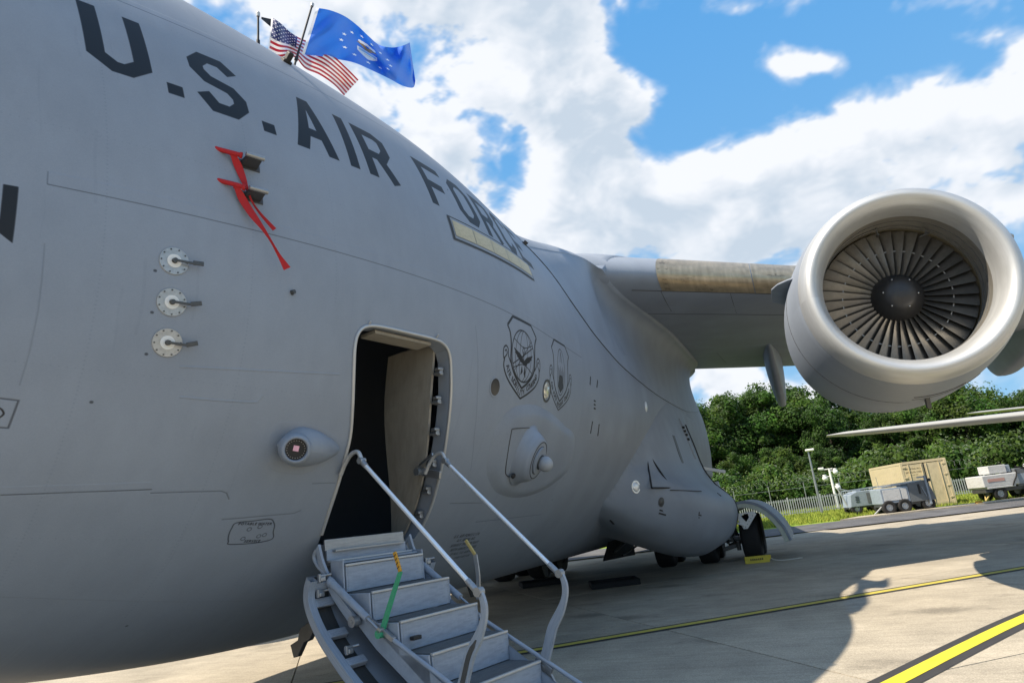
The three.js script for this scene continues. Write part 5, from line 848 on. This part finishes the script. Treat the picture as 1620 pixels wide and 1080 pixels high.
{ // container: doors face the aircraft
  const pr = gnd(1516, 797), ry = CRY; const g = group('shipping_container', null, V(pr.x, .0, pr.z), ry); tag(g, 'tan steel shipping container with double doors standing behind the carts', 'container');
  const tan = std(lin(.68, .58, .38), .6, 0, { map: scuffTex }), W = 2.5, H = 2.62, L = 6.1;   // local: z to the left is negative, x away from the aircraft
  const G = group('', g); g.remove(G);
  mesh('side_wall', bx(L, H - .3, .04, L / 2, H / 2 + .05, -W + .04), tan, g); mesh('side_wall', bx(L, H - .3, .04, L / 2, H / 2 + .05, -.04), tan, g); mesh('roof', bx(L, .05, W - .1, L / 2, H - .07, -W / 2), tan, g); mesh('end_wall', bx(.04, H - .3, W - .1, L - .05, H / 2, -W / 2), tan, g); mesh('floor', bx(L, .14, W - .08, L / 2, .2, -W / 2), tan, g);
  for (let i = 0; i < 20; i++) mesh('corrugation', bx(.14, H - .42, .012, .35 + i * .28, H / 2 + .03, -W + .016), tan, g);
  for (const z of [-.07, -W + .07]) for (const x of [.07, L - .07]) mesh('corner_post', rbx(.15, H, .15, x, H / 2 + .02, z, .02), tan, g);
  for (const y of [.1, H - .06]) { mesh('end_beam', bx(.13, .15, W - .29, .07, y + .03, -W / 2), tan, g); mesh('side_beam', bx(L - .29, .13, .13, L / 2, y + .03, -W + .07), tan, g); mesh('side_beam', bx(L - .29, .13, .13, L / 2, y + .03, -.07), tan, g); }
  for (const k of [0, 1]) { const z = -W / 2 + (k ? 1 : -1) * (W / 4 - .05); mesh('door', bx(.05, H - .34, W / 2 - .16, .04, H / 2 + .03, z), tan, g); for (const q of [-.42, .42]) { mesh('lock_rod', rod(V(-.012, .2, z + q * (q * (k ? 1 : -1) < 0 ? 1.05 : .6)), V(-.012, H - .12, z + q * (q * (k ? 1 : -1) < 0 ? 1.05 : .6)), .022), tan, g); } }
  mesh('door_gasket', bx(.04, H - .34, .07, .03, H / 2 + .03, -W / 2), M.black, g);
  for (const y of [.45, 1.1, 1.75, 2.35]) for (const z of [-.17, -W + .17]) mesh('hinge', rbx(.05, .09, .18, .0, y, z, .01), tan, g);
  const c = document.createElement('canvas'); c.width = 512; c.height = 256; const x = c.getContext('2d'); x.fillStyle = 'rgb(204,187,149)'; x.fillRect(0, 0, 512, 256); x.fillStyle = '#2c261c'; x.textAlign = 'center'; x.font = 'bold 64px sans-serif'; x.fillText('AFE ENG/ALL', 256, 76); x.font = 'bold 62px sans-serif'; x.fillText('0PN7J76-2106', 256, 166); x.font = 'bold 30px sans-serif'; x.fillText('734 AMS RMS', 256, 226);
  const t = new THREE.CanvasTexture(c); t.colorSpace = THREE.SRGBColorSpace; t.magFilter = THREE.LinearFilter; mesh('stencil_panel', new THREE.PlaneGeometry(1.12, .56).rotateY(-Math.PI / 2).translate(.012, H - .55, -W / 2 - W / 4 + .03), std(0xffffff, .7, 0, { map: t }), g);
}
{ // lamp post and camera mast
  const p = gnd(1301, 812), g = group('lamp_post', null, V(p.x, -.07, p.z)); tag(g, 'tall slim grey lamp post with a small white head', 'lamp post');
  const top = at(1281, 712, p.clone().sub(EYE).dot(camF)).y + .07; mesh('pole', rod(V(0, 0, 0), V(0, top, 0), .10, .055, 14), M.metal, g); mesh('lamp_head', rbx(.42, .16, .62, 0, top + .08, .12, .05), M.white, g); mesh('base', rbx(.4, .1, .4, 0, .06, 0, .02), concreteTones[1], g);
  const q = gnd(1327, 806), h = group('camera_mast', null, V(q.x, -.07, q.z)); tag(h, 'white camera mast with round surveillance cameras on top', 'camera mast'); const tp = at(1312, 740, q.clone().sub(EYE).dot(camF)).y + .07;
  mesh('pole', rod(V(0, 0, 0), V(0, tp, 0), .11, .08, 14), M.white, h); mesh('arm', bar(V(0, tp - .05, -.7), V(0, tp - .05, .25), .08, .08, .01), M.white, h); for (const [y, z] of [[tp - .35, .42], [tp - .75, -.45], [tp - 1.55, .35]]) mesh('camera', merge([new THREE.SphereGeometry(.2, 16, 12).translate(0, y, z), bar(V(0, y + .1, z), V(0, y + .15, 0), .06, .06), rod(V(0, y + .1, z), V(0, y + .3, z), .14)]), M.white, h); mesh('floodlight', rbx(.2, .16, .42, 0, tp + .05, -.6, .03), M.white, h);
}
{ // fence: low palisade in front, taller wire fence with coils behind
  const a = gnd2(1200, 822), b = gnd2(1560, 779.5), d = [b[0] - a[0], b[1] - a[1]], L = Math.hypot(...d), t = [d[0] / L, d[1] / L], ry = Math.atan2(t[0], t[1]);
  const pale = std(lin(.50, .52, .52), .6, .2, { map: grainTex }), wire = std(lin(.30, .31, .31), .5, .6);
  const F = group('palisade_fence', null, V(a[0], -.07, a[1]), ry); tag(F, 'low pale palisade fence along the far grass strip', 'fence');
  const n0 = -12, n1 = 22;
  for (let i = n0; i <= n1; i++) mesh('post', rbx(.10, 1.45, .10, 0, .72, i * 2.5, .02, 1), pale, F);
  for (let i = n0; i < n1; i++) { for (const y of [.25, 1.2]) mesh('rail', bx(.05, .06, 2.4, .04, y, i * 2.5 + 1.25), pale, F); const pk = []; for (let k = 1; k < 14; k++) pk.push(bx(.025, 1.2, .065, -.02, .74, i * 2.5 + k * 2.5 / 14)); const m = mesh('picket_panel', pk, pale, F); m.userData.kind = 'stuff'; }
  const W = group('wire_fence', null, V(a[0] + t[1] * 6, -.07, a[1] - t[0] * 6), ry); tag(W, 'tall dark wire fence topped with coiled razor wire in front of the trees', 'fence');
  for (let i = n0; i <= n1; i++) mesh('post', rod(V(0, 0, i * 3), V(0, 2.5, i * 3), .035, .035, 8), wire, W);
  for (const y of [.3, 1.2, 2.1]) mesh('wire', rod(V(0, y, n0 * 3), V(0, y, n1 * 3), .012, .012, 6), wire, W);
  const coil = []; const N = 4200, z0 = n0 * 3, z1 = n1 * 3; for (let i = 0; i <= N; i++) { const f = i / N, an = f * 2 * Math.PI * 230; coil.push(V(Math.cos(an) * .24, 2.62 + Math.sin(an) * .24, lerp(z0, z1, f))); }
  mesh('razor_coil', new THREE.TubeGeometry(new THREE.CatmullRomCurve3(coil, false, 'catmullrom', .5)  , N, .007, 3), wire, W);
}
{ // neighbouring aircraft: its wing and tailplane reach in from beyond the frame
  const g = group('parked_aircraft'); tag(g, 'neighbouring pale aircraft whose long thin wing and tailplane reach across the trees', 'aircraft');
  const tip = at(1308, 690, 38), rt = at(1625, 658, 34.5); g.position.set(rt.x, 0, rt.z);
  const dv = rt.clone().sub(tip), root = rt.clone().addScaledVector(dv, 1.0), pale = std(lin(.46, .46, .44), .5, .05, { map: grainTex });
  const foil = (A, B, cA, cB, tA, tB) => grid(20, 28, (i, j) => { const f = i / 20, c = lerp(cA, cB, f), th = lerp(tA, tB, f), a = j / 28 * 2 * Math.PI, P = A.clone().lerp(B, f), k = Math.min(1, f * 14 + .25); return P.add(V(Math.cos(a) * c / 2, Math.sin(a) * th / 2 * k * (1 + .5 * -Math.cos(a)), 0)).sub(g.position); }, null, true);
  mesh('wing', foil(tip, root, 1.3, 3.4, .22, .62), pale, g);
  const t2 = at(1528, 655, 48), r2 = at(1720, 636, 46.5); mesh('tailplane', foil(t2, r2.clone().addScaledVector(r2.clone().sub(t2), 1.2), .9, 2.2, .16, .34), pale, g);
  const fz = root.z + .9, fy = root.y - .5; const fus = grid(40, 32, (i, j) => { const f = i / 40, x = lerp(root.x - 11, root.x + 17, f), r = 1.5 * Math.pow(Math.sin(Math.min(1, Math.max(0.001, f * 1.0)) * Math.PI), .42), a = j / 32 * 2 * Math.PI; return V(x, fy + (f > .6 ? (f - .6) * 2.4 : 0) + r * Math.sin(a), fz + r * Math.cos(a)).sub(g.position); }, null, true); mesh('fuselage', fus, pale, g);
  for (const [x, z] of [[root.x - 8, fz], [root.x + 1, fz - 1.6], [root.x + 1, fz + 1.6]]) { mesh('gear_leg', rod(V(x, .4, z).sub(g.position), V(x, fy - .6, z).sub(g.position), .09), M.metal, g); mesh('tyre', new THREE.TorusGeometry(.32, .13, 12, 28).translate(x, .45, z).translate(-g.position.x, 0, -g.position.z), M.rubber, g); }
  mesh('tail_fin', plate([[root.x + 11, fy + 1], [root.x + 16.5, fy + 1.5], [root.x + 18, fy + 5.5], [root.x + 16, fy + 5.5]].map(p => [p[0] - g.position.x, p[1]]), .2, new THREE.Matrix4().setPosition(0, 0, fz - g.position.z)), pale, g);
}
// ---------------------------------------------------------------- trees and undergrowth
{
  const bark = std(lin(.07, .058, .045), .95, 0, { map: scuffTex });
  const leafMat = new THREE.MeshPhysicalMaterial({ vertexColors: true, roughness: .95, side: THREE.DoubleSide, transmission: .55, thickness: 0, specularIntensity: .25 });
  function leaves(seed, clumps, hue, fine = 1) {                        // clumps: {c, r, n}
    const r = rng(seed), P = [], C = [], N = []; const o = V(0, 0, 0), d = V(0, 0, 0), a = V(0, 0, 0), b = V(0, 0, 0);
    for (const k of clumps) {
      const tone = .65 + r() * .75, yel = r(), st = V(.75 + r() * .6, .6 + r() * .5, .75 + r() * .6), lob = r() * 6.28;
      for (let i = 0; i < k.n; i++) {
        d.set(r() * 2 - 1, r() * 2 - 1, r() * 2 - 1); const l = d.length(); if (l > 1 || l < .05) { i--; continue; } d.divideScalar(l);
        const az = Math.atan2(d.z, d.x), rad = Math.pow(l, .65) * 1.08 * (1 + .30 * Math.sin(az * 3 + lob) * Math.cos(d.y * 4 + lob) + (r() < .12 ? .5 * r() : 0)); o.set(k.c.x + d.x * k.r * rad * st.x, k.c.y + d.y * k.r * rad * st.y, k.c.z + d.z * k.r * rad * st.z);
        const n = d.clone().multiplyScalar(.7).add(V(r() - .5, r() * .9 - .1, r() - .5)).normalize(); a.set(r() - .5, r() - .5, r() - .5).cross(n).normalize(); b.copy(n).cross(a);
        const s = (.085 + r() * .12) * fine, q = .5 + r() * .4, v = [o.clone().addScaledVector(a, -s).addScaledVector(n, -.06), o.clone().addScaledVector(b, s * q).addScaledVector(n, .02), o.clone().addScaledVector(a, s), o.clone().addScaledVector(b, -s * q).addScaledVector(n, -.03)];
        const t = tone * (.75 + r() * .5), cr = (.050 + .035 * yel * hue) * t, cg = (.115 + .02 * hue) * t, cb = .020 * t;
        for (const m of [0, 2, 1, 0, 3, 2]) { P.push(v[m].x, v[m].y, v[m].z); C.push(cr, cg, cb); N.push(n.x, n.y, n.z); }
      }
    }
    const g = new THREE.BufferGeometry(); g.setAttribute('position', new THREE.Float32BufferAttribute(P, 3)); g.setAttribute('color', new THREE.Float32BufferAttribute(C, 3)); g.setAttribute('normal', new THREE.Float32BufferAttribute(N, 3)); return g;
  }
  function makeTree(seed, H, Rw, hue) {
    const r = rng(seed), wood = [], clumps = []; const lean = V((r() - .5) * .8, 0, (r() - .5) * .8);
    const axis = t => V(lean.x * t + Math.sin(t * 4 + seed) * .18, H * t, lean.z * t + Math.cos(t * 3 + seed) * .18);
    const trunk = (pts, r0, r1) => { const cv = new THREE.CatmullRomCurve3(pts), g = new THREE.TubeGeometry(cv, 14, 1, 8), p = g.attributes.position; for (let i = 0; i <= 14; i++) { const c = cv.getPointAt(i / 14), k = lerp(r0, r1, i / 14); for (let j = 0; j <= 8; j++) { const q = i * 9 + j; p.setXYZ(q, c.x + (p.getX(q) - c.x) * k, c.y + (p.getY(q) - c.y) * k, c.z + (p.getZ(q) - c.z) * k); } } g.computeVertexNormals(); return g; };
    wood.push(trunk([0, .2, .4, .6, .8, .94].map(axis), .26, .04));
    const nb = 32; for (let i = 0; i < nb; i++) {
      const t = .20 + .74 * (i + r() * .8) / nb, a = i * 2.4 + r() * .9, prof = Math.pow(Math.sin(Math.min(1, Math.max(.12, (t - .08) / .92)) * Math.PI * .93), .6), l = Rw * prof * (.6 + r() * .55), p0 = axis(t * .92), e = p0.clone().add(V(Math.cos(a) * l, l * (.15 + r() * .5), Math.sin(a) * l)), m = p0.clone().lerp(e, .5).add(V(0, -.12 * l, 0));
      wood.push(trunk([p0, m, e], .085 * (1.2 - t), .02));
      const cr = (.62 + r() * .6) * Rw / 3.6; clumps.push({ c: e, r: cr, n: 300 }); clumps.push({ c: p0.clone().lerp(e, .62).add(V((r() - .5), (r() - .2) * .8, (r() - .5))), r: cr * .9, n: 220 });
      if (r() < .6) { const e2 = e.clone().add(V((r() - .5) * 1.8, (r() - .3) * 1.4, (r() - .5) * 1.8)); wood.push(trunk([m, m.clone().lerp(e2, .5), e2], .03, .012)); clumps.push({ c: e2, r: cr * .7, n: 190 }); }
    }
    clumps.push({ c: axis(.98), r: 1.0, n: 300 }, { c: axis(.9), r: 1.2, n: 300 });
    return { wood: merge(wood), leaf: leaves(seed + 7, clumps, hue) };
  }
  const kinds = [makeTree(11, 13.5, 3.6, .5), makeTree(23, 12.5, 4.2, 1), makeTree(37, 15, 3.8, .2), makeTree(53, 11.5, 4.0, 1.3), makeTree(71, 14, 4.4, .7)];
  const r = rng(99);
  const put = (px, dist, topPy, kind, i) => {
    // stand the tree at this bearing and distance, scaled so that its top reaches the tree line there
    const d = ray(px, 760); const h = Math.hypot(d.x, d.z), x = EYE.x + d.x / h * dist, z = EYE.z + d.z / h * dist; const t = ray(px, topPy), top = EYE.y + t.y / Math.hypot(t.x, t.z) * dist + .07;
    const K = kinds[kind], base = [13.5, 12.5, 15, 11.5, 14][kind] * 1.02, s = top / base; const g = group('broadleaf_tree', null, V(x, -.07, z), r() * 6.28); g.scale.set(s * (.95 + r() * .15), s, s * (.95 + r() * .15));
    const look = ['tall mid-green broadleaf tree in the wood behind the fence', 'bushy bright green broadleaf tree in the wood behind the fence', 'tall dark green broadleaf tree in the wood behind the fence', 'round yellowish-green broadleaf tree in the wood behind the fence', 'wide-crowned green broadleaf tree in the wood behind the fence'][kind];
    tag(g, look, 'tree', 'trees of the wood behind the fence'); mesh('trunk', K.wood, bark, g); mesh('crown', K.leaf, leafMat, g);
  };
  const line = table([[1080, 640], [1120, 628], [1160, 622], [1185, 640], [1205, 606], [1245, 600], [1290, 606], [1340, 622], [1400, 640], [1440, 628], [1500, 615], [1560, 600], [1600, 604], [1660, 610]]);
  let px = 1060, i = 0;
  while (px < 1720) { put(px, 84 + r() * 6, line(px) - 8 + r() * 30, [2, 0, 1, 4, 3, 0, 2, 1][i % 8], i); px += 27 + r() * 12; i++; }
  px = 1072; while (px < 1720) { put(px, 96 + r() * 8, line(px) + 18 + r() * 24, [0, 4, 2, 1][i % 4], i); px += 32 + r() * 12; i++; }
  px = 1090; while (px < 1720) { put(px, 79 + r() * 3, line(px) + 88 + r() * 34, [3, 1, 0][i % 3], i); px += 58 + r() * 30; i++; }
  // undergrowth along the wire fence
  const bushes = [0, 1, 2].map(k => { const q = rng(300 + k), c = []; for (let j = 0; j < 14; j++) c.push({ c: V((q() - .5) * 2.6, .5 + q() * 1.5, (q() - .5) * 2.6), r: .6 + q() * .5, n: 420 }); return leaves(400 + k, c, 1, .7); });
  const bushWood = merge([0, 1, 2, 3, 4].map(k => rod(V(0, 0, 0), V(Math.cos(k * 1.3) * .9, 1.6, Math.sin(k * 1.3) * .9), .03, .012, 6)));
  px = 1110; i = 0; while (px < 1700) { const d = ray(px, 780), h = Math.hypot(d.x, d.z), dist = 74 + r() * 4, g = group('bush', null, V(EYE.x + d.x / h * dist, -.07, EYE.z + d.z / h * dist), r() * 6); const s = .8 + r() * .9; g.scale.set(s, s * (.8 + r() * .5), s); tag(g, 'leafy bush of the undergrowth between fence and trees', 'bush', 'bushes of the undergrowth behind the fence'); mesh('stems', bushWood, bark, g); mesh('foliage', bushes[i++ % 3], leafMat, g); px += 15 + r() * 10; }
  // rough grass
  const blade = new THREE.BufferGeometry(); { const P = []; const q = rng(8); for (let k = 0; k < 7; k++) { const a = q() * 6.28, x = (q() - .5) * .2, z = (q() - .5) * .2, h = .06 + q() * .13, w = .02; P.push(x - w * Math.cos(a), 0, z - w * Math.sin(a), x + w * Math.cos(a), 0, z + w * Math.sin(a), x + Math.sin(a) * h * .5, h, z + Math.cos(a) * h * .5); } blade.setAttribute('position', new THREE.Float32BufferAttribute(P, 3)); blade.computeVertexNormals(); }
  const N = 16000, im = new THREE.InstancedMesh(blade, std(lin(.20, .26, .035), .9), N); const m4 = new THREE.Matrix4(), col = new THREE.Color(); const q = rng(77); let n = 0;
  while (n < N) { const f = q(), px2 = 1140 + q() * 520, e0 = lerp(833, 790, (px2 - 1240) / 380) - 2; const p = gnd(px2, e0 - Math.pow(f, .7) * 26); if (p.x > 84 || p.x < 30) continue; const s = .7 + q() * 1.1; m4.makeRotationY(q() * 6.28).scale(V(s, s, s)).setPosition(p.x, -.07, p.z); im.setMatrixAt(n, m4); const t = .7 + q() * .7; col.setRGB(t * (.9 + q() * .3), t, t * .9); im.setColorAt(n, col); n++; }
  im.name = 'grass_tufts'; im.castShadow = im.receiveShadow = true; tag(im, 'rough mown grass between the road and the fence', 'grass', null, 'stuff'); scene.add(im);
}
renderer.render(scene, camera);
